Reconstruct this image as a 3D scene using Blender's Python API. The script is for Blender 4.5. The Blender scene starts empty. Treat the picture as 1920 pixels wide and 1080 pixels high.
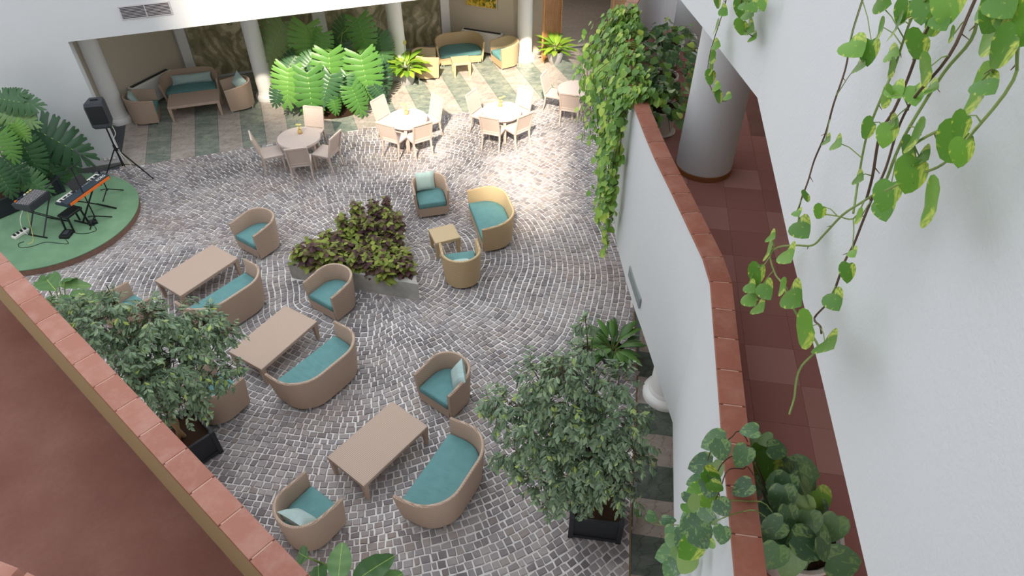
import bpy, math, random
import numpy as np
from mathutils import Vector, Matrix
random.seed(7); rng = np.random.default_rng(7)
R = math.radians
S = bpy.context.scene

# ------------------------------------------------------------------ camera, sky, sun, exposure
FPX, TILT, EYE = 1280.0, R(42.2), 8.85
cd = bpy.data.cameras.new('camera'); cam = bpy.data.objects.new('camera', cd)
S.collection.objects.link(cam)
cam.location = (0, 0, EYE); cam.rotation_euler = (R(90) - TILT, 0, 0)
cd.sensor_width = 36; cd.lens = FPX / 1920 * 36; cd.clip_start = .02; cd.clip_end = 200
S.camera = cam
W = bpy.data.worlds.new('sky'); S.world = W; W.use_nodes = True
bg = W.node_tree.nodes['Background']; bg.inputs[0].default_value = (.90, .95, 1.0, 1); bg.inputs[1].default_value = 1.12
sl = bpy.data.lights.new('sun', 'SUN'); sl.energy = 6.5; sl.angle = R(2.2); sl.color = (1, .89, .72)
sun = bpy.data.objects.new('sun', sl); S.collection.objects.link(sun)
SUN_DIR = Vector((.096, 1.092, -1.0))
sun.rotation_euler = SUN_DIR.to_track_quat('-Z', 'Y').to_euler(); sun.location = (0, -12, 20)
S.view_settings.view_transform = 'Standard'; S.view_settings.look = 'None'
S.view_settings.gamma = 1; S.view_settings.exposure = .75
S.view_settings.use_curve_mapping = False

# ------------------------------------------------------------------ helpers
CT, ST = math.cos(TILT), math.sin(TILT)
def ray(x, y):
    u = (x - 960) / FPX; v = (y - 540) / FPX
    return Vector((u, CT - v * ST, -(ST + v * CT)))
def at(x, y, z=0.0):                       # survey: sight line met with the level z
    d = ray(x, y); k = (z - EYE) / d.z
    return Vector((d.x * k, d.y * k, z))
def on_plane(x, y, p, n):                  # sight line met with a standing plane
    d = ray(x, y); e = Vector((0, 0, EYE)); k = (p - e).dot(n) / d.dot(n)
    return e + d * k
def V(*a): return Vector(a)
def lerp(a, b, t): return a + (b - a) * t
def sm(t): t = max(0, min(1, t)); return t * t * (3 - 2 * t)

class MB:
    def __init__(s): s.v = []; s.f = []
    def add(s, vs, fs):
        o = len(s.v); s.v += [tuple(v) for v in vs]; s.f += [tuple(i + o for i in f) for f in fs]; return s
    def prism(s, pts, z0, z1):
        n = len(pts)
        vs = [(p[0], p[1], z0) for p in pts] + [(p[0], p[1], z1) for p in pts]
        fs = [tuple(range(n - 1, -1, -1)), tuple(range(n, 2 * n))] + [(i, (i + 1) % n, n + (i + 1) % n, n + i) for i in range(n)]
        return s.add(vs, fs)
    def box(s, c, sz, rz=0, taper=1.0, bev=0.0):
        x, y, z = [a / 2 for a in sz]; ca, sa = math.cos(rz), math.sin(rz)
        if bev > 0:
            b = min(bev, x * .9, y * .9, z * .9)
            ring = [(x, y)]
            vs = []
            for zz, i in ((-z, b), (-z + b, 0), (z - b, 0), (z, b)):
                k = lerp(taper, 1, (zz + z) / (2 * z)); X = x * k; Y = y * k
                for px, py in ((-X + i, -Y + b), (-X + max(i, b), -Y + i), (X - max(i, b), -Y + i), (X - i, -Y + b), (X - i, Y - b), (X - max(i, b), Y - i), (-X + max(i, b), Y - i), (-X + i, Y - b)):
                    vs.append((px, py, zz))
            fs = [tuple(range(7, -1, -1)), tuple(range(24, 32))]
            for r in range(3):
                fs += [(r * 8 + i, r * 8 + (i + 1) % 8, r * 8 + 8 + (i + 1) % 8, r * 8 + 8 + i) for i in range(8)]
        else:
            vs = []
            for zz, k in ((-z, taper), (z, 1)):
                vs += [(-x * k, -y * k, zz), (x * k, -y * k, zz), (x * k, y * k, zz), (-x * k, y * k, zz)]
            fs = [(3, 2, 1, 0), (4, 5, 6, 7)] + [(i, (i + 1) % 4, 4 + (i + 1) % 4, 4 + i) for i in range(4)]
        return s.add([(c[0] + a * ca - b * sa, c[1] + a * sa + b * ca, c[2] + d) for a, b, d in vs], fs)
    def bar(s, a, b, w0, w1=None, n=4):    # tapered bar between two points
        return s.tube([a, b], [w0, w0 if w1 is None else w1], n)
    def tube(s, pts, rad, n=6, caps=True):
        pts = [Vector(p) for p in pts]
        if not hasattr(rad, '__len__'): rad = [rad] * len(pts)
        vs = []; up = None
        for i, p in enumerate(pts):
            t = (pts[min(i + 1, len(pts) - 1)] - pts[max(i - 1, 0)])
            t = t.normalized() if t.length > 1e-9 else Vector((0, 0, 1))
            if up is None: up = Vector((0, 0, 1)) if abs(t.z) < .9 else Vector((1, 0, 0))
            a = t.cross(up).normalized(); b = a.cross(t).normalized(); up = b
            for k in range(n):
                g = 2 * math.pi * (k + .5) / n
                vs.append(p + (a * math.cos(g) + b * math.sin(g)) * rad[i])
        fs = []
        for i in range(len(pts) - 1):
            fs += [(i * n + k, i * n + (k + 1) % n, (i + 1) * n + (k + 1) % n, (i + 1) * n + k) for k in range(n)]
        if caps: fs += [tuple(range(n - 1, -1, -1)), tuple(range((len(pts) - 1) * n, len(pts) * n))]
        return s.add(vs, fs)
    def lathe(s, prof, n=24, c=(0, 0, 0)):
        vs = []; fs = []
        for r, z in prof:
            for k in range(n):
                g = 2 * math.pi * k / n
                vs.append((c[0] + r * math.cos(g), c[1] + r * math.sin(g), c[2] + z))
        m = len(prof)
        for i in range(m - 1):
            fs += [(i * n + k, i * n + (k + 1) % n, (i + 1) * n + (k + 1) % n, (i + 1) * n + k) for k in range(n)]
        fs += [tuple(range(n - 1, -1, -1)), tuple(range((m - 1) * n, m * n))]
        return s.add(vs, fs)
    def build(s, name, mat, parent=None, smooth=False, loc=None, label=None):
        me = bpy.data.meshes.new(name); me.from_pydata(s.v, [], s.f); me.update()
        if mat: me.materials.append(mat)
        if smooth:
            me.polygons.foreach_set('use_smooth', [True] * len(me.polygons))
            if smooth != 'all':
                try: me.set_sharp_from_angle(angle=R(38))
                except Exception: pass
        return inst(name, me, parent, loc, label)
def inst(name, me, parent=None, loc=None, label=None):
    o = bpy.data.objects.new(name, me); S.collection.objects.link(o)
    if parent: o.parent = parent
    if loc is not None: o.location = loc
    if label: o['label'] = label
    return o
def tag(o, label=None, cat=None, group=None, kind=None):
    if label: o['label'] = label
    if cat: o['category'] = cat
    if group: o['group'] = group
    if kind: o['kind'] = kind
    return o
def empty(name, loc=(0, 0, 0), rz=0.0):
    o = bpy.data.objects.new(name, None); S.collection.objects.link(o); o.empty_display_size = .1
    o.location = loc; o.rotation_euler = (0, 0, rz); return o
def thing(name, label, cat, loc=(0, 0, 0), rz=0.0, group=None):
    return tag(empty(name, loc, rz), label, cat, group)
def copy_tree(o, parent=None):
    c = o.copy(); S.collection.objects.link(c); c.parent = parent
    for ch in list(o.children): copy_tree(ch, c)
    return c
def struct(o): o['kind'] = 'structure'; return o

# ------------------------------------------------------------------ materials
def lin(h):
    if isinstance(h, str):
        h = h.lstrip('#'); h = [int(h[i:i + 2], 16) / 255 for i in (0, 2, 4)]
    return tuple(((c / 12.92) if c <= .04045 else ((c + .055) / 1.055) ** 2.4) for c in h) + (1,)
class NT:
    def __init__(s, name, rough=.6, spec=.3):
        s.m = bpy.data.materials.new(name); s.m.use_nodes = True; s.t = s.m.node_tree
        s.b = s.t.nodes['Principled BSDF']; s.b.inputs['Roughness'].default_value = rough
        s.b.inputs['Specular IOR Level'].default_value = spec
    def n(s, ty, **kw):
        x = s.t.nodes.new(ty)
        for k, v in kw.items():
            if hasattr(x, k): setattr(x, k, v)
        return x
    def l(s, a, b): s.t.links.new(a, b)
    def coord(s, kind='Object', scale=(1, 1, 1), rot=(0, 0, 0)):
        if kind == 'World': o = s.n('ShaderNodeNewGeometry').outputs['Position']
        else: o = s.n('ShaderNodeTexCoord').outputs[kind]
        mp = s.n('ShaderNodeMapping'); mp.inputs['Scale'].default_value = scale; mp.inputs['Rotation'].default_value = rot
        s.l(o, mp.inputs[0]); return mp.outputs[0]
    def noise(s, vec, scale, detail=3, rough=.55, dist=0):
        x = s.n('ShaderNodeTexNoise'); x.inputs['Scale'].default_value = scale; x.inputs['Detail'].default_value = detail
        x.inputs['Roughness'].default_value = rough; x.inputs['Distortion'].default_value = dist
        s.l(vec, x.inputs['Vector']); return x.outputs['Fac']
    def ramp(s, fac, stops, interp='LINEAR'):
        x = s.n('ShaderNodeValToRGB'); cr = x.color_ramp; cr.interpolation = interp
        while len(cr.elements) < len(stops): cr.elements.new(.5)
        for e, (p, c) in zip(cr.elements, stops): e.position = p; e.color = lin(c)
        s.l(fac, x.inputs[0]); return x.outputs[0]
    def mix(s, f, a, b, bl='MIX'):
        x = s.n('ShaderNodeMix'); x.data_type = 'RGBA'; x.blend_type = bl
        for i, q in ((0, f), (6, a), (7, b)):
            if hasattr(q, 'is_output'): s.l(q, x.inputs[i])
            else: x.inputs[i].default_value = q
        return x.outputs[2]
    def math(s, op, a, b=0.0):
        x = s.n('ShaderNodeMath'); x.operation = op
        for i, q in ((0, a), (1, b)):
            if hasattr(q, 'is_output'): s.l(q, x.inputs[i])
            else: x.inputs[i].default_value = q
        return x.outputs[0]
    def col(s, c):
        if hasattr(c, 'is_output'): s.l(c, s.b.inputs['Base Color'])
        else: s.b.inputs['Base Color'].default_value = lin(c)
        return s
    def bump(s, h, strength=.3, dist=.01):
        x = s.n('ShaderNodeBump'); x.inputs['Strength'].default_value = strength; x.inputs['Distance'].default_value = dist
        s.l(h, x.inputs['Height']); s.l(x.outputs[0], s.b.inputs['Normal']); return s
def plain(name, c, rough=.6, spec=.3, var=.12, scale=8, metal=0):
    k = NT(name, rough, spec); v = k.coord('World')
    f = k.noise(v, scale, 3)
    c0 = lin(c); a = tuple(x * (1 - var) for x in c0[:3]) + (1,); b = tuple(min(1, x * (1 + var)) for x in c0[:3]) + (1,)
    k.col(k.mix(f, a, b)); k.b.inputs['Metallic'].default_value = metal
    return k.m

def plaster(name, c, bump=.35):
    k = NT(name, .85, .15); v = k.coord('World')
    f = k.noise(v, 1.2, 4); c0 = lin(c)
    k.col(k.mix(f, tuple(x * .955 for x in c0[:3]) + (1,), c0))
    k.bump(k.noise(v, 55, 3, .6), bump, .006); return k.m
M = {}
M['white'] = plaster('white_plaster', '#cbccce', .5)
M['cream'] = plaster('cream_plaster', '#cabfae', .15)
M['beige_in'] = plaster('beige_plaster', '#bda983', .15)
M['white_paint'] = plain('white_paint', '#e9e8e6', .45, .4, .02)
M['ceiling'] = plain('ceiling_paint', '#dedbd5', .8, .2, .02)
M['brass'] = plain('brass_strip', '#8a7353', .45, .5, .2, 4, .6)
M['concrete_pot'] = plain('grey_pot', '#a9a7a6', .7, .3, .15, 14)
M['dark_box'] = plain('charcoal_paint', '#23262c', .5, .4, .15, 5)
M['black'] = plain('black_plastic', '#17181b', .45, .4, .2, 30)
M['dark_grey'] = plain('dark_grey_plastic', '#3c3e44', .5, .4, .12, 20)
M['navy'] = plain('blue_black_plastic', '#2c3843', .45, .4, .1, 20)
M['orange'] = plain('orange_plastic', '#e8702a', .5, .3, .08, 10)
M['ivory'] = plain('ivory_plastic', '#e6e4dd', .4, .4, .04, 10)
M['chrome'] = plain('brushed_metal', '#c9cccf', .35, .5, .06, 20, .7)
M['soil'] = plain('potting_soil', '#3a2a20', .95, .1, .4, 40)
M['bark'] = plain('pale_bark', '#8d7354', .85, .15, .25, 30)
M['stem_dark'] = plain('vine_stem_brown', '#574437', .75, .2, .25, 25)
M['stem_green'] = plain('vine_stem_green', '#76884a', .65, .25, .2, 25)
M['aerial'] = plain('dry_root', '#6d5a46', .85, .15, .25, 30)
M['pot_white'] = plain('white_ceramic', '#dcd5cc', .45, .4, .07, 9)
M['grille'] = plain('grille_grey', '#b9b4b6', .5, .4, .05, 20)
M['grille_dark'] = plain('grille_shadow_gap', '#3a3336', .8, .2, .1, 20)
M['grille_grey'] = plain('grille_slate', '#868c8a', .5, .4, .08, 20)
M['vase'] = plain('tan_ceramic', '#c3a168', .5, .4, .15, 40)
M['flower'] = plain('yellow_petal', '#d9cd74', .6, .3, .15, 60)
M['stage_rim'] = plain('stage_rim_brown', '#7f6358', .8, .2, .25, 12)
M['skirting'] = plain('grey_stone_skirting', '#6f706c', .6, .3, .2, 9)
M['tan_skirt'] = plain('brown_skirting', '#8a5a35', .6, .3, .15, 9)
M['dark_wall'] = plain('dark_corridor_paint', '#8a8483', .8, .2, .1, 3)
M['sun_blocker'] = plain('sun_blocker_render', '#c9c5bf', .9, .1, .1, 2)

def stone_mat():
    k = NT('grey_cobblestone', .75, .25)
    g = k.n('ShaderNodeNewGeometry'); oi = k.n('ShaderNodeObjectInfo')
    f = k.math('FRACT', k.math('ADD', g.outputs['Random Per Island'], oi.outputs['Random']))
    base = k.ramp(f, [(0, '#8a8486'), (.3, '#9d9799'), (.55, '#aca6a7'), (.8, '#b8b1b0'), (1, '#a0958f')])
    v = k.coord('World')
    big = k.ramp(k.noise(v, .55, 3), [(.35, '#8a8890'), (.5, '#ffffff'), (.65, '#efdcd2')])
    base = k.mix(.55, base, big, 'MULTIPLY')
    dust = k.ramp(k.noise(v, 2.2, 4, .6), [(.5, '#000000'), (.75, '#ffffff')])
    base = k.mix(k.math('MULTIPLY', dust, .35), base, lin('#b9b3b0'))
    stain = k.ramp(k.noise(v, .8, 2), [(.62, '#000000'), (.74, '#ffffff')])
    base = k.mix(k.math('MULTIPLY', stain, .3), base, lin('#5f5650'))
    base = k.mix(k.math('MULTIPLY', k.noise(v, 70, 3), .45), base, lin('#5b5657'))
    k.col(base); k.bump(k.noise(v, 60, 3), .5, .006); return k.m
M['stone'] = stone_mat()
def grout_mat():
    k = NT('pale_grout', .9, .1); v = k.coord('World')
    k.col(k.ramp(k.noise(v, 1.3, 4), [(.3, '#d2cecb'), (.55, '#e6e2e0'), (.75, '#efebe8')]))
    k.bump(k.noise(v, 90, 2), .4, .004); return k.m
M['grout'] = grout_mat()
def marble(name, stops, vein, scale=1.6, rough=.3):
    k = NT(name, rough, .45); v = k.coord('World', (1, 1, 1), (0, 0, R(-19.2)))
    v2 = k.coord('World', (1.2, 3.0, 1), (0, 0, R(10)))
    f = k.noise(v2, scale, 7, .68, .9)
    base = k.ramp(f, stops)
    w = k.n('ShaderNodeTexWave'); w.inputs['Scale'].default_value = 1.3; w.inputs['Distortion'].default_value = 9
    w.inputs['Detail'].default_value = 5; w.inputs['Detail Scale'].default_value = 1.6; k.l(v2, w.inputs['Vector'])
    vm = k.ramp(w.outputs['Fac'], [(0, '#ffffff'), (.06, '#000000'), (1, '#000000')])
    k.col(k.mix(k.math('MULTIPLY', vm, .5), base, lin(vein))); return k.m
M['marble_green'] = marble('green_marble', [(.28, '#626d66'), (.45, '#7f8880'), (.58, '#969b8e'), (.75, '#aeac9d')], '#505954')
M['marble_tan'] = marble('tan_marble', [(.28, '#948880'), (.48, '#b0a59d'), (.62, '#beb3ab'), (.8, '#cbc0b7')], '#7d6f67')
M['marble_dark'] = marble('dark_green_marble', [(.28, '#3d453f'), (.5, '#525a52'), (.75, '#6c716a')], '#2a302c')
M['marble_brown'] = marble('brown_grey_marble', [(.28, '#7d736b'), (.5, '#92877e'), (.75, '#a1968c')], '#5d5048')
M['corr_floor'] = marble('dim_corridor_stone', [(.28, '#a39d97'), (.5, '#b1aaa4'), (.75, '#beb8b2')], '#8c8680', 2.0, .4)
M['slate_dark'] = plain('dark_stone', '#4d5258', .5, .4, .12, 6)

def wicker(name, c, c2, axis='shell'):
    k = NT(name, .62, .25); v = k.coord('Object')
    w = k.n('ShaderNodeTexWave'); w.wave_type = 'BANDS'; w.bands_direction = 'Z' if axis == 'shell' else 'X'
    w.inputs['Scale'].default_value = 14; w.inputs['Distortion'].default_value = .6; w.inputs['Detail'].default_value = 1
    k.l(v, w.inputs['Vector'])
    w2 = k.n('ShaderNodeTexWave'); w2.wave_type = 'BANDS'; w2.bands_direction = 'DIAGONAL' if axis == 'shell' else 'Y'
    w2.inputs['Scale'].default_value = 13; w2.inputs['Distortion'].default_value = .4; k.l(v, w2.inputs['Vector'])
    h = k.math('MULTIPLY', w.outputs['Fac'], k.math('ADD', k.math('MULTIPLY', w2.outputs['Fac'], .5), .5))
    base = k.mix(h, tuple(x * .8 for x in lin(c2)[:3]) + (1,), lin(c))
    base = k.mix(k.math('MULTIPLY', k.noise(v, 5, 3), .2), base, lin(c2))
    k.col(base); k.bump(h, .5, .004); return k.m
M['wick'] = wicker('rose_beige_wicker', '#cfb8a6', '#ae9583')
M['wick_top'] = wicker('rose_beige_woven_top', '#d3bdae', '#b59e8f', 'top')
M['wick_honey'] = wicker('honey_wicker', '#dcc49f', '#bda27a')
M['wick_honey_top'] = wicker('honey_woven_top', '#dcc8a5', '#c1a986', 'top')
M['wick_pale'] = wicker('pale_pink_wicker', '#dccdc3', '#c4b0a4')
M['wick_pale_top'] = wicker('pale_pink_woven_top', '#dfd2cc', '#cbb9b1', 'top')

def fabric(name, c, c2):
    k = NT(name, .8, .2); v = k.coord('Object')
    f = k.noise(v, 7, 3)
    k.col(k.mix(f, lin(c2), lin(c)))
    w = k.noise(k.coord('Object', (9, 1.6, 1)), 1.6, 3, .5, .6)
    k.bump(k.math('ADD', w, k.math('MULTIPLY', k.noise(v, 250, 1), .08)), .55, .03); return k.m
M['teal'] = fabric('teal_fabric', '#6d9a9b', '#5c8789')
M['aqua'] = fabric('pale_aqua_fabric', '#b7cbc9', '#a2bab8')

def carpet():
    k = NT('brick_red_carpet', .95, .1); v = k.coord('World')
    oi = k.n('ShaderNodeObjectInfo')
    base = k.ramp(oi.outputs['Random'], [(0, '#9f6d66'), (.45, '#ab7870'), (.75, '#a5736b'), (1, '#bd8f86')])
    w = k.n('ShaderNodeTexWave'); w.inputs['Scale'].default_value = 45; w.inputs['Distortion'].default_value = 1.2; k.l(v, w.inputs['Vector'])
    base = k.mix(k.math('MULTIPLY', w.outputs['Fac'], .22), base, lin('#85564f'))
    k.col(base); k.bump(k.noise(v, 160, 2), .5, .006); return k.m
M['carpet'] = carpet()
def carpet_plain():
    k = NT('oxblood_carpet', .95, .1); v = k.coord('World')
    base = k.ramp(k.noise(v, 1.1, 4), [(.3, '#7a544c'), (.5, '#865f56'), (.7, '#926c62')])
    base = k.mix(k.math('MULTIPLY', k.noise(v, 22, 3), .4), base, lin('#6a463f'))
    k.col(base); k.bump(k.noise(v, 110, 2), .5, .008); return k.m
M['carpet_plain'] = carpet_plain()
def terracotta(name, a, b, dust):
    k = NT(name, .55, .3); v = k.coord('World'); oi = k.n('ShaderNodeObjectInfo')
    base = k.mix(oi.outputs['Random'], lin(a), lin(b))
    base = k.mix(k.math('MULTIPLY', k.ramp(k.noise(v, 5, 5, .65), [(.45, '#000000'), (.75, '#ffffff')]), .45), base, lin(dust))
    k.col(base); k.bump(k.noise(v, 40, 3), .25, .004); return k.m
M['terra'] = terracotta('terracotta_tile', '#8c5544', '#985f4d', '#b08574')
M['terra_pink'] = terracotta('rosy_terracotta_tile', '#955f50', '#a06b5b', '#b8968a')
M['joint'] = plain('tile_joint', '#c3a091', .9, .1, .1, 30)
def turf():
    k = NT('green_turf', .95, .1); v = k.coord('World')
    b = k.ramp(k.noise(v, 2.0, 4), [(.3, '#76997a'), (.6, '#86a888'), (.8, '#95b396')])
    b = k.mix(k.math('MULTIPLY', k.noise(v, 120, 2), .4), b, lin('#557f5a'))
    k.col(b); k.bump(k.noise(v, 200, 2), .8, .01); return k.m
M['turf'] = turf()
def concrete():
    k = NT('weathered_concrete', .85, .2); v = k.coord('World')
    b = k.ramp(k.noise(v, 2.2, 6, .65), [(.25, '#8d8c87'), (.5, '#b3b1ac'), (.75, '#cfcdc9')])
    k.col(k.mix(k.math('MULTIPLY', k.noise(k.coord('World', (3, 3, .5)), 3, 4), .4), b, lin('#8a8983')))
    k.bump(k.noise(v, 25, 4), .35, .006); return k.m
M['concrete'] = concrete()
def mural_mat():
    k = NT('painted_jungle_mural', .8, .15); v = k.coord('Object')
    f = k.noise(v, 1.1, 6, .6, 2.2)
    b = k.ramp(f, [(.22, '#5d5846'), (.36, '#8a8268'), (.46, '#aaa184'), (.56, '#c9bd9e'), (.66, '#dacdae'), (.8, '#e6dcc4')])
    w = k.n('ShaderNodeTexWave'); w.inputs['Scale'].default_value = .9; w.inputs['Distortion'].default_value = 16
    w.inputs['Detail'].default_value = 4; w.inputs['Detail Scale'].default_value = 1.1; k.l(v, w.inputs['Vector'])
    b = k.mix(k.math('MULTIPLY', k.ramp(w.outputs['Fac'], [(.3, '#ffffff'), (.55, '#000000')]), .6), b, lin('#76765a'))
    vo = k.n('ShaderNodeTexVoronoi'); vo.inputs['Scale'].default_value = 2.2; k.l(k.coord('Object', (1, 1, .6)), vo.inputs['Vector'])
    b = k.mix(k.math('MULTIPLY', k.ramp(vo.outputs['Distance'], [(.05, '#ffffff'), (.2, '#000000')]), .5), b, lin('#9a7a5e'))
    k.col(b); return k.m
M['mural'] = mural_mat()
def art_mat():
    k = NT('floral_canvas', .6, .25); v = k.coord('Object')
    f = k.noise(v, 5, 3, .5, 1.8)
    k.col(k.ramp(f, [(.25, '#2d3a22'), (.4, '#6c7a2d'), (.5, '#d6a81f'), (.58, '#e5d26a'), (.68, '#8a2f22'), (.8, '#37502e')])); return k.m
M['art'] = art_mat()
def wood():
    k = NT('orange_varnished_wood', .4, .4); v = k.coord('Object', (6, 6, .8))
    k.col(k.ramp(k.noise(v, 4, 4, .6), [(.3, '#a8754a'), (.55, '#bc8857'), (.75, '#cb9a6a')])); return k.m
M['wood'] = wood()

def leafmat(name, stops, rough=.42, tr=.25, var_scale=9, variegated=None, spec=.4, island=True):
    k = NT(name, rough, spec)
    oi = k.n('ShaderNodeObjectInfo'); g = k.n('ShaderNodeNewGeometry')
    f = k.math('FRACT', k.math('ADD', g.outputs['Random Per Island'], oi.outputs['Random']))
    b = k.ramp(f if island else oi.outputs['Random'], stops)
    v = k.coord('Object')
    if variegated:
        mm = k.ramp(k.noise(k.coord('Object', (1, .45, 1)), var_scale, 4, .6, 1.0), [(.51, '#000000'), (.62, '#ffffff')])
        b = k.mix(k.math('MULTIPLY', mm, .85), b, lin(variegated))
    k.col(b)
    t = k.n('ShaderNodeBsdfTranslucent'); k.l(b, t.inputs['Color'])
    ms = k.n('ShaderNodeMixShader'); ms.inputs[0].default_value = tr
    out = k.t.nodes['Material Output']
    k.l(k.b.outputs[0], ms.inputs[1]); k.l(t.outputs[0], ms.inputs[2]); k.l(ms.outputs[0], out.inputs[0])
    return k.m
M['ficus'] = leafmat('ficus_leaf', [(0, '#536950'), (.4, '#68805f'), (.8, '#809772'), (.94, '#97ae84'), (.98, '#a9bd5c'), (1, '#b5c860')], .3, .2, 9, None, .6)
M['pothos'] = leafmat('variegated_pothos_leaf', [(0, '#4f7c2b'), (.5, '#5f9032'), (1, '#76a53b')], .32, .4, 3.2, '#c6d05a')
M['pothos_dark'] = leafmat('dark_pothos_leaf', [(0, '#456347'), (.5, '#557752'), (.85, '#6c9160'), (1, '#92ad66')], .32, .2, 6, '#8aa868')
M['pothos_bright'] = leafmat('bright_trailing_leaf', [(0, '#5e8540'), (.4, '#74a048'), (.8, '#94b853'), (1, '#bdd05f')], .4, .3)
M['monstera'] = leafmat('split_leaf_green', [(0, '#4d7c3b'), (.5, '#609244'), (1, '#7dab52')], .38, .3, island=False)
M['monstera_dark'] = leafmat('deep_split_leaf_green', [(0, '#35563a'), (.5, '#456a44'), (.85, '#55804c'), (1, '#98a86c')], .36, .2, island=False)
M['rib'] = plain('leaf_rib', '#9ab55a', .5, .3, .1, 20)
M['spath'] = leafmat('peace_lily_leaf', [(0, '#5f8a2c'), (.5, '#7ba534'), (1, '#a3bf45')], .38, .3)
M['spath_dark'] = leafmat('aspidistra_leaf', [(0, '#3c5d32'), (.5, '#4c7139'), (1, '#648d44')], .38, .2)
M['aloc'] = leafmat('elephant_ear_leaf', [(0, '#4b6e42'), (.5, '#5a804c'), (1, '#6d9358')], .36, .25, island=False)
M['coleus'] = leafmat('green_coleus_leaf', [(0, '#6b7a38'), (.3, '#84943f'), (.55, '#9ba84b'), (.8, '#6a5540'), (1, '#54383c')], .55, .2, 30, None, .25)
M['coleus_dark'] = leafmat('maroon_coleus_leaf', [(0, '#4a3438'), (.35, '#634448'), (.55, '#66603a'), (.8, '#7f8a42'), (1, '#97a24c')], .55, .2, 30, None, .25)

# ------------------------------------------------------------------ plan of the building
FO = Vector((-9.354, 14.13)); ES = Vector((.9445, .3286)); ET = Vector((-.3286, .9445))
def F(s, t, z=0.0):                         # the far facade's own axes: s along it, t into the alcove
    p = FO + ES * s + ET * t; return Vector((p.x, p.y, z))
FANG = math.atan2(ES.y, ES.x)
LINTEL = 3.03
RAIL, GAL, SOFF, USOFF = 4.65, 3.55, 2.3, 6.41          # coping top, gallery floor, underside of the balustrade wall
STOREY = 3.82
def catmull(P, n=6):
    out = []
    for i in range(len(P) - 1):
        p0 = P[max(i - 1, 0)]; p1 = P[i]; p2 = P[i + 1]; p3 = P[min(i + 2, len(P) - 1)]
        for k in range(n):
            t = k / n
            out.append(((2 * p1) + (p2 - p0) * t + (2 * p0 - 5 * p1 + 4 * p2 - p3) * t * t + (3 * p1 - p0 - 3 * p2 + p3) * t ** 3) * .5)
    return out + [P[-1]]
KINK = Vector((1.885, 4.87))
R_NEAR = [Vector(p) for p in ((1.13, .1), (1.42, 1.95), (1.57, 2.95), (1.68, 3.62))] + [KINK]
R_FAR = catmull([KINK] + [Vector(p) for p in ((1.755, 6.23), (1.67, 7.07), (1.61, 8.28), (1.625, 9.42), (1.69, 10.3), (1.82, 11.36), (2.2, 12.5), (2.85, 13.5), (3.9, 14.3), (5.4, 14.8))], 5)
R_LINE = R_NEAR[:-1] + R_FAR
def offset(P, d):                           # to the right of travel for d > 0
    out = []
    for i, p in enumerate(P):
        a = (p - P[i - 1]).normalized() if i else None
        b = (P[i + 1] - p).normalized() if i < len(P) - 1 else None
        t = (a + b).normalized() if a and b else (a or b)
        n = Vector((t.y, -t.x)); c = n.dot(Vector((b.y, -b.x))) if b else 1
        out.append(p + n * (d / max(c, .5)))
    return out
def wall_strip(P, d0, d1, z0, z1):
    A, B = offset(P, d0), offset(P, d1); m = MB(); n = len(P)
    vs = []
    for a, b in zip(A, B): vs += [(a.x, a.y, z0), (a.x, a.y, z1), (b.x, b.y, z1), (b.x, b.y, z0)]
    fs = []
    for i in range(n - 1):
        fs += [(4 * i + k, 4 * i + (k + 1) % 4, 4 * i + 4 + (k + 1) % 4, 4 * i + 4 + k) for k in range(4)]
    fs += [(3, 2, 1, 0), (4 * n - 4, 4 * n - 3, 4 * n - 2, 4 * n - 1)]
    return m.add(vs, fs)
def resample(P, step):
    out = [P[0].copy()]; need = step
    for a, b in zip(P[:-1], P[1:]):
        L = (b - a).length; pos = 0
        while L - pos >= need:
            pos += need; out.append(a.lerp(b, pos / L)); need = step
        need -= (L - pos)
    return out
def coping(P, parent, mat, step=.36, d0=-.025, d1=.175, z=RAIL, th=.03):
    pts = resample(P, step); pts.append(P[-1])
    A, B = offset(pts, d0), offset(pts, d1)
    for i in range(len(pts) - 1):
        m = MB(); g = .0035
        t = (pts[i + 1] - pts[i]).normalized() * g
        q = [A[i] + t, A[i + 1] - t, B[i + 1] - t, B[i] + t]
        c = sum(q, Vector((0, 0))) / 4
        e = .006
        lo = [(p.x, p.y) for p in q]; hi = [tuple(p + (c - p).normalized() * e) for p in q]
        vs = [(x, y, z - th) for x, y in lo] + [(x, y, z - .006) for x, y in lo] + [(x, y, z) for x, y in hi]
        fs = [(0, 1, 2, 3)] + [(b + (k + 1) % 4, b + k, b + 4 + k, b + 4 + (k + 1) % 4) for b in (0, 4) for k in range(4)] + [(11, 10, 9, 8)]
        m.add(vs, fs).build('coping_tile', mat, parent)

# ---- right gallery: balustrade wall, coping, carpet
wr = struct(wall_strip(R_LINE, 0, .15, SOFF, RAIL - .034).build('wall_right', M['white']))
tag(wr, 'curved white plaster balustrade wall of the gallery with terracotta coping')
struct(wall_strip(R_LINE, .004, .146, RAIL - .036, RAIL - .005).build('coping_bed', M['joint'], wr))
coping(R_LINE, wr, M['terra'])
inner_right = offset(R_LINE, .15); back_right = offset(R_LINE, 3.1)
fl = MB()
for i in range(len(R_LINE) - 1):
    a, b, c, d = inner_right[i], inner_right[i + 1], back_right[i + 1], back_right[i]
    fl.prism([(a.x, a.y), (d.x, d.y), (c.x, c.y), (b.x, b.y)], SOFF, GAL - .008)
fr = struct(fl.build('floor_gallery_right', M['carpet_plain'])); tag(fr, 'brick red carpeted floor slab of the gallery behind the white balustrade')
CA = R(-9)
ca_, sa_ = math.cos(CA), math.sin(CA)
def inpoly(x, y, P):
    c = False; n = len(P)
    for i in range(n):
        a, b = P[i], P[i - 1]
        if (a[1] > y) != (b[1] > y) and x < (b[0] - a[0]) * (y - a[1]) / (b[1] - a[1]) + a[0]: c = not c
    return c
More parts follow.
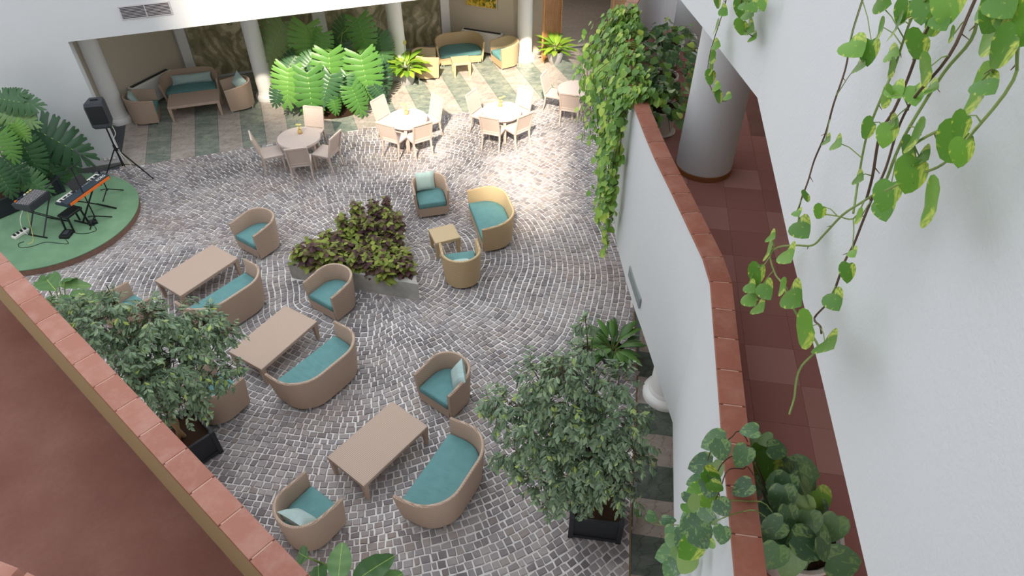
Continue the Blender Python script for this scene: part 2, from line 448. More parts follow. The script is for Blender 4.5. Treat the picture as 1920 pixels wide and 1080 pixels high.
galpoly = [(p.x, p.y) for p in inner_right] + [(p.x, p.y) for p in reversed(back_right)]
tm = MB().prism([(-.2485, -.2485), (.2485, -.2485), (.2485, .2485), (-.2485, .2485)], 0, .006)
tile_me = bpy.data.meshes.new('carpet_tile'); tile_me.from_pydata(tm.v, [], tm.f); tile_me.materials.append(M['carpet'])
for i in range(-2, 14):
    for j in range(-2, 36):
        x = 1.2 + i * .5; y = .3 + j * .5
        X = 1.9 + (x - 1.9) * ca_ - (y - 4.9) * sa_; Y = 4.9 + (x - 1.9) * sa_ + (y - 4.9) * ca_
        if X > 3.75 + .02 * Y or Y > 14.2 or Y < .6: continue
        if all(inpoly(X + dx * ca_ - dy * sa_, Y + dx * sa_ + dy * ca_, galpoly) for dx in (-.26, .26) for dy in (-.26, .26)):
            o = inst('carpet_tile', tile_me, fr, (X, Y, GAL - .008)); o.rotation_euler.z = CA
        elif any(inpoly(X + dx * ca_ - dy * sa_, Y + dx * sa_ + dy * ca_, galpoly) for dx in (-.25, 0, .25) for dy in (-.25, 0, .25)):
            # cut tiles along the curved balustrade
            n = 5; m = MB(); h = .2485
            for a in range(n):
                for b in range(n):
                    u0, u1 = -h + 2 * h * a / n, -h + 2 * h * (a + 1) / n; v0, v1 = -h + 2 * h * b / n, -h + 2 * h * (b + 1) / n
                    uc, vc = (u0 + u1) / 2, (v0 + v1) / 2
                    if inpoly(X + uc * ca_ - vc * sa_, Y + uc * sa_ + vc * ca_, galpoly):
                        m.prism([(u0, v0), (u1, v0), (u1, v1), (u0, v1)], 0, .006)
            if m.v:
                o = m.build('carpet_tile', M['carpet'], fr, loc=(X, Y, GAL - .008)); o.rotation_euler.z = CA
struct(wall_strip(R_LINE, 3.1, 3.3, 0, 9.6).build('wall_gallery_inner', M['cream']))

# ---- upper gallery: its white wall overhangs the carpet, same plan one storey up
UP = R_NEAR[:-1] + R_FAR
wu = struct(wall_strip(UP, 0, .15, USOFF, RAIL + STOREY - .034).build('wall_right_upper', M['white']))
tag(wu, 'bright white textured balustrade wall of the upper floor with hanging vines')
up_in, up_back = offset(UP, .15), offset(UP, 3.1); ul = MB()
for i in range(len(UP) - 1):
    a, b, c, d = up_in[i], up_in[i + 1], up_back[i + 1], up_back[i]
    ul.prism([(a.x, a.y), (d.x, d.y), (c.x, c.y), (b.x, b.y)], USOFF, GAL + STOREY)
struct(ul.build('floor_upper_right', M['carpet_plain']))
coping(UP, wu, M['terra'], z=RAIL + STOREY, step=.36)

# ---- near upper balustrade curving in below the camera
near = catmull([Vector(p) for p in ((-3.6, 1.55), (-2.2, .85), (-1.1, .46), (-.5, .262), (-.29, .193), (-.1, .12), (.3, -.03), (.75, -.08), (1.13, .1))], 5)
near = offset(near, .032)
wn = struct(wall_strip(near, 0, .15, USOFF, RAIL + STOREY - .034).build('wall_near_upper', M['white']))
tag(wn, 'near balustrade of the upper floor')
coping(near, wn, M['terra_pink'], z=RAIL + STOREY)
nb = MB(); A_ = offset(near, .15)
nb.prism([(p.x, p.y) for p in A_] + [(1.4, -.3), (1.6, -4.2), (-5.2, -4.2), (-5.2, 1.4)], USOFF, GAL + STOREY)
struct(nb.build('floor_upper_near', M['carpet_plain']))

# ---- left gallery
L_OUT = [Vector((-6.64, 7.055)), Vector((-.35, 1.63))]
LD = (L_OUT[1] - L_OUT[0]).normalized()
L_OUT[0] = Vector((-5.0, 5.175)) - LD * 3.0; L_OUT[1] = Vector((-1.255, 1.95)) + LD * 1.7
Lpts = [L_OUT[0].lerp(L_OUT[1], i / 6) for i in range(7)]
wl = struct(wall_strip(Lpts, .025, .17, SOFF, RAIL - .034).build('wall_left_gallery', M['beige_in']))
tag(wl, 'beige balustrade wall of the left gallery with rosy tile coping')
struct(wall_strip(Lpts, .02, .025, SOFF, RAIL - .034).build('white_face', M['white'], wl))
struct(wall_strip(Lpts, .02, .175, RAIL - .036, RAIL - .005).build('coping_bed', M['joint'], wl))
coping(Lpts, wl, M['terra_pink'], d0=0, d1=.195)
LI = offset(Lpts, .17); LB = offset(Lpts, 4.2)
lf = MB().prism([(p.x, p.y) for p in LI] + [(p.x, p.y) for p in reversed(LB)], SOFF, GAL)
tag(struct(lf.build('floor_gallery_left', M['carpet_plain'])), 'dark red brown carpet of the left gallery')
struct(wall_strip([LB[0], LB[-1]], 0, .2, 0, 9.6).build('wall_left_inner', M['cream']))

# ---- far facade, alcove, murals
DEPTH = 4.3
def slab(s0, s1, t0, t1, z0, z1): return [F(s0, t0), F(s1, t0), F(s1, t1), F(s0, t1)], z0, z1
wb = MB()
wb.prism(*slab(-6, 0, 0, .3, 0, LINTEL)); wb.prism(*slab(-6, 17, 0, .3, LINTEL, 8.6))
wbo = struct(wb.build('wall_back', M['white'])); tag(wbo, 'white facade wall with a wide opening onto the marble alcove')
struct(MB().prism(*slab(-6, -.0, -.02, -.001, 0, .11)).build('baseboard_back', M['skirting']))
bay = [F(-1.6, 1.2), F(1.5, DEPTH), F(9.3, DEPTH), F(10.95, 2.9), F(12.3, 2.9)]
wv = MB()
def wseg(m, a, b, th, z0, z1):
    d = (b - a).normalized(); n = Vector((-d.y, d.x, 0)) * th
    m.prism([a, b, b + n, a + n], z0, z1)
wa = MB(); wseg(wa, bay[0], bay[1], .2, 0, 3.2); struct(wa.build('wall_alcove_left', M['cream']))
wm = MB(); wseg(wm, bay[1], bay[2], .2, 0, 3.2); wmo = struct(wm.build('wall_alcove_back', M['white']))
wc = MB(); wseg(wc, bay[2], bay[3], .2, 0, 3.2); wseg(wc, bay[3], bay[4], .2, 0, 3.2); struct(wc.build('wall_alcove_right', M['cream']))
cl = MB(); cl.prism([F(-2.2, .3), F(17, .3), F(19, 14), F(-2.2, 14)], LINTEL + .12, LINTEL + .3); struct(cl.build('ceiling', M['ceiling']))
# mural panels on the back wall
for s0, s1, lab in ((1.82, 5.25, 'olive jungle mural panel behind the left alcove sofa'), (5.65, 9.05, 'olive jungle mural panel between the white columns and the honey sofa')):
    m = MB().prism(*slab(-(s1 - s0) / 2, (s1 - s0) / 2, 0, .02, 0, 2.9))
    m.v = [tuple(Vector(v) - F(0, 0)) for v in m.v]
    o = m.build('mural_panel', M['mural']); o.location = F((s0 + s1) / 2, DEPTH - .022, .08)
    tag(o, lab, 'mural', 'jungle murals')
struct(MB().prism(*slab(1.55, 1.8, DEPTH - .1, DEPTH, 0, 3.1)).build('trim_1', M['white_paint']))
struct(MB().prism(*slab(5.27, 5.63, DEPTH - .1, DEPTH, 0, 3.1)).build('trim_2', M['white_paint']))
struct(MB().prism(*slab(9.07, 9.34, DEPTH - .1, DEPTH, 0, 3.1)).build('trim_3', M['white_paint']))
# alcove floor in striped marble
fa = MB().prism([F(-2.2, -.1), F(15.4, -.1), F(15.4, 3.2), F(11.8, 3.3), F(9.6, 4.7), F(1.2, 4.7), F(-2.2, 1.6)], -.05, -.012)
fao = struct(fa.build('floor_alcove', M['slate_dark'])); tag(fao, 'alcove floor of alternating green and tan marble bands')
k0 = .5; wS = .57
def back_t(s):
    if s < 1.5: return 1.2 + (s + 1.6) * (DEPTH - 1.2) / 3.1
    if s < 9.35: return DEPTH
    return max(2.86, DEPTH - (s - 9.35) * .6)
for i in range(-4, 26):
    a = k0 + i * wS; b = a + wS
    if a < -2.0: continue
    ta, tb = back_t(a) - .02, back_t(b) - .02
    mat = M['marble_green'] if i % 2 == 0 else M['marble_tan']
    if i == -1: mat = M['marble_tan']
    if i <= -2: mat = M['slate_dark']
    g = .003
    MB().prism([F(a + g, -.1), F(b - g, -.1), F(b - g, tb), F(a + g, ta)], -.012, 0).build('marble_band', mat, fao)
# doorway passage behind the lattice leaves
DL, DR = at(1049, 90), at(1139, 82)
dd = (DR - DL).normalized(); dn = Vector((-dd.y, dd.x, 0))
cf = MB().prism([DL - dd * .3, DR + dd * 3.2, DR + dd * 3.2 + dn * 9, DL - dd * .3 + dn * 9], -.02, .002)
tag(struct(cf.build('floor_passage', M['corr_floor'])), 'dim stone floor of the passage behind the lattice doors')
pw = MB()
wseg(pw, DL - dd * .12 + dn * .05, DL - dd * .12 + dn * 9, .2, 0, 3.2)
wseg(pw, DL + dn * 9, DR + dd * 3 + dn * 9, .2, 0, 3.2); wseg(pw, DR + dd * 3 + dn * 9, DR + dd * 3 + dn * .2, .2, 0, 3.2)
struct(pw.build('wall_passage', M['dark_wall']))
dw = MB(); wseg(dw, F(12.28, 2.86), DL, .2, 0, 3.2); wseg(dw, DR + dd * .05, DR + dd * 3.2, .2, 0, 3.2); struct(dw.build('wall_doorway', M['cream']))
struct(MB().prism([DL - dn * .13, DR - dn * .13, DR, DL], 0, .006).build('trim_4', M['slate_dark']))
B0, B1 = at(1133, 66), at(1104, 98)
bdv = (B1 - B0).normalized(); bn = Vector((-bdv.y, bdv.x, 0)) * .12
struct(MB().prism([B0 - bn, B1 - bn, B1 + bn, B0 + bn], 0.0, .008).build('trim_5', M['slate_dark']))

# ---- columns
def column(p, r, z0, z1, mat, label, base=True, skirt=None):
    c = thing('column', label, 'column', (p.x, p.y, z0), group='round white columns'); c['kind'] = 'structure'
    h = z1 - z0
    struct(MB().lathe([(r * 1.04, 0), (r, h * .5), (r * .97, h)], 40).build('shaft', mat, c, True))
    if base: struct(MB().lathe([(r * 1.42, 0), (r * 1.44, .03), (r * 1.44, .09), (r * 1.36, .13), (r * 1.12, .16), (r * 1.1, .2), (r * 1.02, .24)], 40).build('base', M['white_paint'], c, True))
    if skirt: struct(MB().lathe([(r * 1.07, 0), (r * 1.07, .075), (r * 1.04, .08)], 40).build('skirting', skirt, c, True))
    return c
for (s, t), lab in zip(((-.2, 2.42), (3.58, 2.52), (7.36, 2.56), (11.2, 2.55)),
    ('round white column in the shade behind the loudspeaker', 'round white column left of the big split leaf plants',
     'round white column behind the sunny lily pot', 'round white sunlit column beside the lattice door')):
    column(F(s, t), .22, 0, LINTEL + .12, M['white_paint'], lab)
column(V(2.52, 7.15, 0), .26, 0, SOFF, M['white_paint'], 'round white column under the right gallery beside the ficus')
column(V(2.74, 8.42, 0), .375, GAL, USOFF, M['white'], 'thick white textured column standing on the red gallery carpet', False, M['tan_skirt'])
column(V(3.42, 12.78, 0), .375, GAL, USOFF, M['white'], 'far thick white column behind the gallery pothos pots', False, M['tan_skirt'])

# ---- ground: cobbled court
BR = [Vector(p) for p in ((1.28, 2.4), (1.55, 4.11), (1.68, 5.03), (2.13, 7.61))]
BRF = BR + [Vector(p) for p in ((2.3, 9.5), (2.5, 12.5), (2.9, 15.5), (3.2, 18.2))]
court = [(p.x, p.y) for p in BRF] + [tuple(F(13.2, -.1).xy), tuple(F(-5.6, -.1).xy), (-14.8, 10.6), (-3.6, 2.2)]
fc = struct(MB().prism(court, -.06, -.014).build('floor', M['grout'])); tag(fc, 'cobbled courtyard floor of grey stones in pale grout laid in rings')
CTR = Vector((-2.85, 10.45))
STG, SR_ = Vector((-9.86, 11.82)), 1.74
PLANT = [Vector((-4.32, 10.06)), Vector((-1.74, 9.40)), Vector((-2.45, 11.75))]
cpoly = court
def visible(x, y):
    return -.653 * (x + 11.6) * -1 + .757 * (y - 9.5) > 0 if False else True
stones = []
def wob(a, r): return .09 * math.sin(a * 3 + r * .35) + .05 * math.sin(a * 7 - r * .3) + .025 * math.sin(a * 13 + r * .5)
ri = 0; rad = .3
while rad < 13.5:
    w = .100 + .024 * random.random()
    n = max(6, int(2 * math.pi * rad / .118)); off = random.random() * 6.28
    angs = [off + 2 * math.pi * (i + .42 * (random.random() - .5)) / n for i in range(n)]
    for i in range(n):
        a0, a1 = angs[i], angs[(i + 1) % n] + (2 * math.pi if i == n - 1 else 0)
        am = (a0 + a1) / 2; rm = rad + w / 2 + wob(am, rad)
        x, y = CTR.x + rm * math.cos(am), CTR.y + rm * math.sin(am)
        if x < -14 or x > 3.2 or y < 2.6: continue
        if .653 * x + .757 * y < -.55: continue            # under the left gallery
        if not inpoly(x, y, cpoly): continue
        if (Vector((x, y)) - STG).length < SR_ - .05: continue
        if inpoly(x, y, [(p.x, p.y) for p in PLANT]): continue
        g = .0108
        q = []
        for rr, aa in ((rad + g, a0 + g / rad), (rad + g, a1 - g / rad), (rad + w - g, a1 - g / rad), (rad + w - g, a0 + g / rad)):
            rr += wob(aa, rad) + random.uniform(-.009, .009); aa += random.uniform(-.008, .008) / rad
            q.append(Vector((CTR.x + rr * math.cos(aa), CTR.y + rr * math.sin(aa))))
        stones.append((q, random.uniform(-.003, .003)))
    rad += w; ri += 1
def stone_geo(q, dz, org=Vector((0, 0))):
    c = sum(q, Vector((0, 0))) / 4
    hi = [p.lerp(c, .13) for p in q]
    vs = [(p.x - org.x, p.y - org.y, -.02) for p in q] + [(p.x - org.x, p.y - org.y, -.005 + dz) for p in q] + [(p.x - org.x, p.y - org.y, .003 + dz) for p in hi]
    fs = [(b + k, b + (k + 1) % 4, b + 4 + (k + 1) % 4, b + 4 + k) for b in (0, 4) for k in range(4)] + [(8, 9, 10, 11)]
    return vs, fs
def inview(q):
    c = sum(q, Vector((0, 0))) / 4
    if c.x * .653 + c.y * .757 < 1.22: return False      # behind the left balustrade
    Z = c.y * CT + EYE * ST; u = c.x / Z * FPX + 960
    v = (EYE * CT - c.y * ST) / Z * FPX + 540
    return 0 < u < 1175 and v < 1080
stones.sort(key=lambda s: (not inview(s[0]), (sum(s[0], Vector((0, 0))) / 4).length))
for q, dz in stones[:300]:
    c = sum(q, Vector((0, 0))) / 4
    MB().add(*stone_geo(q, dz, c)).build('cobblestone', M['stone'], fc, loc=(c.x, c.y, 0))
rest = MB()
for q, dz in stones[300:]: rest.add(*stone_geo(q, dz))
tag(rest.build('cobblestones', M['stone'], fc), kind='stuff')
# marble strip along the right side, edged in brass
fm = MB().prism([(p.x, p.y) for p in BRF] + [(6, 18.5), (6, 2.4)], -.06, -.012)
fmo = struct(fm.build('floor_side_strip', M['slate_dark'])); tag(fmo, 'striped marble walkway under the right gallery')
struct(wall_strip(BRF, -.012, .012, -.02, .004).build('brass_strip', M['brass'], fmo))
sd = (BR[3] - BR[1]).normalized(); sn = Vector((sd.y, -sd.x)); o0 = BR[1] + sd * (4.7 - 4.11 + .02)
for i in range(-5, 20):
    a = o0 + sd * (i * .575); b = a + sd * .572
    if i * .575 > 4.2:
        a = a + sn * .25; b = b + sn * .25
    MB().prism([a + sn * .014, b + sn * .014, b + sn * 3.2, a + sn * 3.2], -.012, 0).build('marble_band', M['marble_brown'] if i % 2 == 0 else M['marble_dark'], fmo)

# ---- out of view: added sun blocker on the south, enclosing wall on the west
def xz_wall(pts, y, th):
    m = MB(); n = len(pts)
    m.add([(x, y - th, z) for x, z in pts] + [(x, y, z) for x, z in pts], [tuple(range(n)), tuple(range(2 * n - 1, n - 1, -1))] + [(i, n + i, n + (i + 1) % n, (i + 1) % n) for i in range(n)])
    return m
struct(xz_wall([(-17, 0), (7, 0), (7, 35), (-1.35, 35), (-1.35, 23.6), (-3.3, 24.83), (-3.3, 27.6), (-3.85, 27.6), (-3.85, 25.17), (-6.6, 26.9), (-6.6, 28.6), (-7.0, 28.6), (-7.0, 27.15), (-9.6, 28.8), (-9.6, 35), (-17, 35)], -14, 1.0).build('sun_blocker_wall', M['sun_blocker']))  # added unseen blocker; sloped gap and fins cut to shape the sun patch
ob = MB(); ob.box((-14.5, 6, 3.6), (.3, 18, 7.2)); struct(ob.build('wall_west', M['white']))

lp = (DL + DR) / 2 + dn * 2.2
pl_ = thing('passage_fill_lamp', 'added fill lamp out of view on the passage ceiling', 'lamp', (lp.x, lp.y, LINTEL + .06))  # unseen lamp added to brighten the passage
MB().lathe([(.16, .0), (.17, .02), (.17, .055)], 24).build('housing', M['white_paint'], pl_, True)
ll = bpy.data.lights.new('fill_light', 'POINT'); ll.energy = 26; ll.color = (1, .86, .74); ll.shadow_soft_size = .15
lo_ = bpy.data.objects.new('fill_light', ll); S.collection.objects.link(lo_); lo_.parent = pl_; lo_.location = (0, 0, -.18)

# ================================================================== furniture
def smooth_path(w, d, r, n=9):
    P = [(-w / 2, 0), (-w / 2, (d - r) * .5)]
    for i in range(n + 1):
        g = math.pi - (math.pi / 2) * i / n
        P.append((-w / 2 + r + r * math.cos(g), d - r + r * math.sin(g)))
    for k in (1, 2, 3): 
        if w - 2 * r > .05: P.append((-w / 2 + r + (w - 2 * r) * k / 4, d))
    for i in range(n + 1):
        g = math.pi / 2 - (math.pi / 2) * i / n
        P.append((w / 2 - r + r * math.cos(g), d - r + r * math.sin(g)))
    P += [(w / 2, (d - r) * .5), (w / 2, 0)]
    return [Vector(p) for p in P]
def tub_meshes(w, d, r, za, zb, seat_z=.275, th=.05):
    P = smooth_path(w, d, r); c = Vector((0, d * .52))
    nrm = []
    for i, p in enumerate(P):
        t = (P[min(i + 1, len(P) - 1)] - P[max(i - 1, 0)]).normalized(); nrm.append(Vector((t.y, -t.x)))   # points inwards
    shell = MB(); rings = []
    for p, n in zip(P, nrm):
        z1 = lerp(za, zb, sm(p.y / d * 1.15)); lo = c + (p - c) * .9
        if lo.y < .02: lo.y = .02
        prof = [(lo, .055), (lo.lerp(p, .5), z1 * .5), (p.copy(), z1 - .02), (p + n * .012, z1 - .004), (p + n * th * .5, z1), (p + n * (th - .012), z1 - .004), (p + n * th, z1 - .02), (lo.lerp(p, .5) + n * th, z1 * .5), (lo + n * th, .2)]
        rings.append([(q.x, q.y, z) for q, z in prof])
    m = len(rings[0]); vs = [v for rr in rings for v in rr]; fs = []
    for i in range(len(rings) - 1):
        fs += [(i * m + k + 1, i * m + k, (i + 1) * m + k, (i + 1) * m + k + 1) for k in range(m - 1)]
    fs += [tuple(range(m)), tuple(range((len(rings) - 1) * m + m - 1, (len(rings) - 1) * m - 1, -1))]
    shell.add(vs, fs)
    front = MB()
    fw = w * .9 - th
    front.add([(-fw / 2 * .96, .03, .055), (fw / 2 * .96, .03, .055), (fw / 2, .02, seat_z), (-fw / 2, .02, seat_z), (-fw / 2 * .96, .075, .055), (fw / 2 * .96, .075, .055), (fw / 2, .07, seat_z), (-fw / 2, .07, seat_z)],
              [(0, 1, 2, 3), (5, 4, 7, 6), (3, 2, 6, 7), (0, 4, 5, 1), (1, 5, 6, 2), (4, 0, 3, 7)])
    deck = MB().prism([((c + (p - c) * .9 + n * th).x, (c + (p - c) * .9 + n * th).y) for p, n in zip(P, nrm)][::-1], seat_z - .05, seat_z - .02)
    cu = MB(); ins = [(c + (p - c) * .95 + n * (th + .008)) for p, n in zip(P, nrm)]
    f0 = .012
    ins = [Vector((ins[0].x + .01, f0))] + ins[1:-1] + [Vector((ins[-1].x - .01, f0))]
    # extra points along the front edge
    nf = 6
    front_pts = [ins[-1].lerp(ins[0], k / nf) for k in range(1, nf)]
    loop = ins + front_pts
    cc = sum(loop, Vector((0, 0))) / len(loop)
    lv = [(.96, seat_z - .015), (1, seat_z + .02), (1, seat_z + .085), (.965, seat_z + .112), (.9, seat_z + .124), (.6, seat_z + .132), (.25, seat_z + .135)]
    n = len(loop); vs = []; fs = []
    for k, z in lv:
        for q in loop:
            dlt = q - cc; L = dlt.length; kk = 1 - (1 - k) * min(1, .35 / max(L, .01)) if k > .85 else k
            qq = cc + dlt * kk; vs.append((qq.x, qq.y, z))
    for i in range(len(lv) - 1):
        fs += [(i * n + k, i * n + (k + 1) % n, (i + 1) * n + (k + 1) % n, (i + 1) * n + k) for k in range(n)]
    fs = [tuple(reversed(f)) for f in fs] + [tuple(range((len(lv) - 1) * n + n - 1, (len(lv) - 1) * n - 1, -1)), tuple(range(n))]
    cu.add(vs, fs)
    return shell, front, deck, cu
def make_tub(name, w, d, r, mat, za=.67, zb=.735):
    root = empty(name)
    sh, fp, dk, cu = tub_meshes(w, d, r, za, zb)
    sh.build('shell', M[mat], root, True); fp.build('front_panel', M[mat], root); dk.build('seat_deck', M[mat], root)
    cub = cu.build('seat_cushion', M['teal'], root, 'all')
    nl = len(cu.v) // 7; loop = [Vector(cu.v[3 * nl + i]) + Vector((0, 0, -.006)) for i in range(nl)]; loop.append(loop[0])
    MB().tube(loop, .007, 5, False).build('piping', M['teal'], cub, 'all')
    for x, y in ((-w * .36, .07), (w * .36, .07), (-w * .36, d * .82), (w * .36, d * .82)):
        MB().tube([(x, y, 0), (x * .98, y, .08)], [.014, .024], 10).build('foot', M['chrome'], root, True)
    return root
protos = {}
def place_tub(kind, a, b, label, z=.68, group=None, cat='armchair', rz=None, flip=False):
    A, B = at(*a, z), at(*b, z)
    if flip: A, B = B, A
    mid = (A + B) / 2; ang = math.atan2(B.y - A.y, B.x - A.x) if rz is None else rz
    return set_tub(kind, mid, ang, label, group, cat)
def set_tub(kind, mid, ang, label, group, cat):
    if kind not in protos:
        nm, w, d, r, mat = {'arm': ('wicker_armchair', .76, .74, .37, 'wick'), 'sofa': ('wicker_sofa', 1.50, .78, .50, 'wick'),
                            'arm_h': ('wicker_armchair', .76, .74, .37, 'wick_honey'), 'sofa_h': ('wicker_sofa', 1.46, .78, .50, 'wick_honey')}[kind]
        protos[kind] = o = make_tub(nm, w, d, r, mat)
    else: o = copy_tree(protos[kind])
    o.location = (mid.x, mid.y, 0); o.rotation_euler.z = ang
    tag(o, label, cat, group); return o
GA, GS = 'woven tub armchairs with teal seats', 'woven two seat sofas with teal seats'
place_tub('sofa', (324.5, 565.5), (460, 482), 'rose beige wicker sofa partly behind the left ficus, seat toward the farthest long coffee table', flip=True, group=GS, cat='sofa')
place_tub('sofa', (495, 701), (629, 599), 'rose beige wicker sofa in the middle of the three left rows, slightly wrinkled teal seat', flip=True, group=GS, cat='sofa')
place_tub('sofa', (735, 931), (846, 779), 'rose beige wicker sofa nearest the camera, with creased teal seat cushion', flip=True, group=GS, cat='sofa')
place_tub('sofa_h', (904, 431), (874.5, 354), 'honey coloured wicker sofa beside the small square honey table', flip=True, group=GS, cat='sofa')
arm = {}
arm['a1'] = place_tub('arm', (427.5, 417.5), (475, 442.5), 'rose beige wicker armchair without pillow left of the concrete planter', group=GA)
arm['a2'] = place_tub('arm', (565, 527.5), (622.5, 559), 'rose beige wicker armchair directly in front of the concrete planter', group=GA)
arm['a3'] = place_tub('arm', (774, 700), (842.5, 744), 'rose beige wicker armchair with pale pillow between the nearest coffee table and right ficus', group=GA)
arm['a4'] = place_tub('arm', (642.5, 935), (570, 881), 'rose beige wicker armchair at the bottom edge beside the left balustrade, pale pillow inside', group=GA)
arm['a5'] = place_tub('arm', (776, 365), (842, 356), 'rose beige wicker armchair facing the camera with upright pale pillow, behind the coleus planter', group=GA)
arm['a6'] = place_tub('arm_h', (897.5, 445), (820, 455), 'honey wicker armchair seen from behind in front of the small square table', group=GA)
arm['a7'] = place_tub('arm', (285, 556), (236, 525), 'rose beige wicker armchair half hidden by the upper left side of the left ficus', group=GA)
a8 = at(440, 700, .68)
arm['a8'] = set_tub('arm', Vector((-4.5, 7.15, 0)), R(148), 'rose beige wicker armchair under the right side branches of the left ficus', GA, 'armchair')
arm['l1'] = place_tub('arm', (276, 190), (280.5, 166), 'rose beige wicker armchair at the left end of the alcove table', group=GA)
arm['l2'] = place_tub('arm', (422, 146), (431.5, 169), 'rose beige wicker armchair between the alcove coffee table and a white column', group=GA)
for k_, dx_ in (('l1', .12), ('l2', .16)):
    a_ = arm[k_].rotation_euler.z; arm[k_].location += Vector((math.sin(a_), -math.cos(a_), 0)) * dx_
SLa, SLb = at(305, 174, .45), at(408, 162, .45)
sl_mid = (SLa + SLb) / 2 + F(0, .02) - F(0, 0); sl_mid.z = 0; sl_ang = math.atan2(SLb.y - SLa.y, SLb.x - SLa.x)
set_tub('sofa', sl_mid, sl_ang, 'rose beige wicker sofa in the shady alcove with long pale bolster', GS, 'sofa')
arm['r1'] = place_tub('arm_h', (822.6, 108), (816, 87), 'honey wicker armchair in sun behind the potted lily', group=GA)
arm['r2'] = place_tub('arm_h', (919, 76), (938.5, 91), 'honey wicker armchair in sun next to the sunlit column', group=GA)
SRa, SRb = at(821, 100, .45), at(907, 92, .45)
sr_ang = math.atan2(SRb.y - SRa.y, SRb.x - SRa.x)
set_tub('sofa_h', (SRa + SRb) / 2, sr_ang, 'honey wicker sofa in the sunny alcove in front of the mural', GS, 'sofa')

# ---- pillows
def pillow_mesh(w, h, t, n=9):
    m = MB(); vs = []; 
    for side in (1, -1):
        for j in range(n):
            for i in range(n):
                u, v = -1 + 2 * i / (n - 1), -1 + 2 * j / (n - 1)
                k = (max(0, 1 - u ** 4) * max(0, 1 - v ** 4)) ** .5
                px = u * w / 2 * (1 - .06 * (1 - v * v)); pz = v * h / 2 * (1 - .06 * (1 - u * u))
                vs.append((px, side * t / 2 * k, pz))
    fs = []
    for s_, o in ((0, 0), (1, n * n)):
        for j in range(n - 1):
            for i in range(n - 1):
                q = (o + j * n + i, o + j * n + i + 1, o + (j + 1) * n + i + 1, o + (j + 1) * n + i)
                fs.append(q[::-1] if s_ == 0 else q)
    return m.add(vs, fs)
pm = pillow_mesh(.42, .42, .15).build('throw_pillow', M['aqua'], None, 'all')
pm_used = [False]
def pillow(o, x, y, z, lean, yaw, label, roll=0, me=None):
    p = pm if not pm_used[0] else pm.copy()
    if pm_used[0]: S.collection.objects.link(p)
    pm_used[0] = True
    if me: p.data = me
    a = o.rotation_euler.z
    l = Vector(o.location) + Matrix.Rotation(a, 3, 'Z') @ Vector((x, y, z))
    p.location = l
    p.rotation_euler = (Matrix.Rotation(a + yaw, 3, 'Z') @ Matrix.Rotation(-lean, 3, 'X') @ Matrix.Rotation(roll, 3, 'Y')).to_euler()
    return tag(p, label, 'pillow', 'pale aqua throw pillows')
pillow(arm['a3'], .17, .45, .60, R(22), R(-35), 'pale aqua pillow in the armchair beside the right ficus', R(18))
pillow(arm['a4'], -.05, .50, .57, R(38), R(8), 'pale aqua pillow in the armchair at the bottom edge', R(4))
pillow(arm['a5'], -.06, .55, .62, R(14), R(4), 'pale aqua pillow standing upright in the armchair behind the coleus planter', R(2))
pillow(arm['a6'], .05, .50, .52, R(48), R(0), 'pale aqua pillow in the honey armchair seen from behind', 0)
pillow(arm['l1'], .0, .52, .60, R(16), R(5), 'pale aqua pillow in the armchair at the left end of the alcove', 0)
pillow(arm['l2'], -.16, .46, .61, R(18), R(35), 'pale aqua pillow in the alcove armchair beside the white column', R(30))
bol = pillow_mesh(1.05, .26, .2)
bo = bol.build('bolster_cushion', M['aqua'], None, 'all')
bo.location = sl_mid + Matrix.Rotation(sl_ang, 3, 'Z') @ Vector((.02, .52, .52)); bo.rotation_euler = (R(-25), 0, sl_ang)
tag(bo, 'long pale aqua bolster lying on the shady alcove sofa', 'cushion')

# ---- coffee tables
def make_low_table(name, L, Wd, H, mat):
    root = empty(name)
    MB().box((0, 0, H - .035), (L, Wd, .07), 0, 1, .008).build('tabletop', M[mat + '_top'], root)
    for sx in (-1, 1):
        for sy in (-1, 1):
            MB().box((sx * (L / 2 - .045), sy * (Wd / 2 - .045), (H - .07) / 2), (.085, .085, H - .07), 0, .55).build('leg', M[mat], root)
    return root
def quad_place(o, pts, z, label, group=None):
    P = [at(x, y, z) for x, y in pts]; c = sum(P, Vector()) / 4
    d = (P[0] - P[3]) + (P[1] - P[2])
    o.location = (c.x, c.y, 0); o.rotation_euler.z = math.atan2(d.y, d.x)
    return tag(o, label, 'coffee table', group)
lt = make_low_table('coffee_table', 1.3, .77, .43, 'wick')
GT = 'low woven coffee tables'
# points: far short edge (a,b), near short edge (c,d) so the long side runs c->b, d->a
quad_place(lt, [(735, 751), (803, 799), (680, 912), (614, 857)], .43, 'long rose beige woven coffee table nearest the camera', GT)
quad_place(copy_tree(lt), [(536, 571), (594, 603), (485, 695), (432, 658)], .43, 'long rose beige woven coffee table in the middle row', GT)
quad_place(copy_tree(lt), [(400, 457), (446, 483), (337, 557), (288, 525)], .43, 'long rose beige woven coffee table in the left row nearest the stage', GT)
o = quad_place(copy_tree(lt), [(410, 164), (412, 192), (312, 202), (319, 175)], .43, 'long rose beige woven coffee table in the shady alcove', GT)
o.rotation_euler.z = FANG - R(2)
st_ = make_low_table('side_table', .53, .5, .43, 'wick_honey')
quad_place(st_, [(849, 417.5), (864, 446), (816, 456), (802.5, 430)], .43, 'small square honey wicker table beside the honey sofa', GT)
o = quad_place(copy_tree(st_), [(880, 101), (885, 119), (848, 123), (842, 104)], .43, 'small square honey wicker table in the sunny alcove', GT)
o.rotation_euler.z = FANG - R(8)

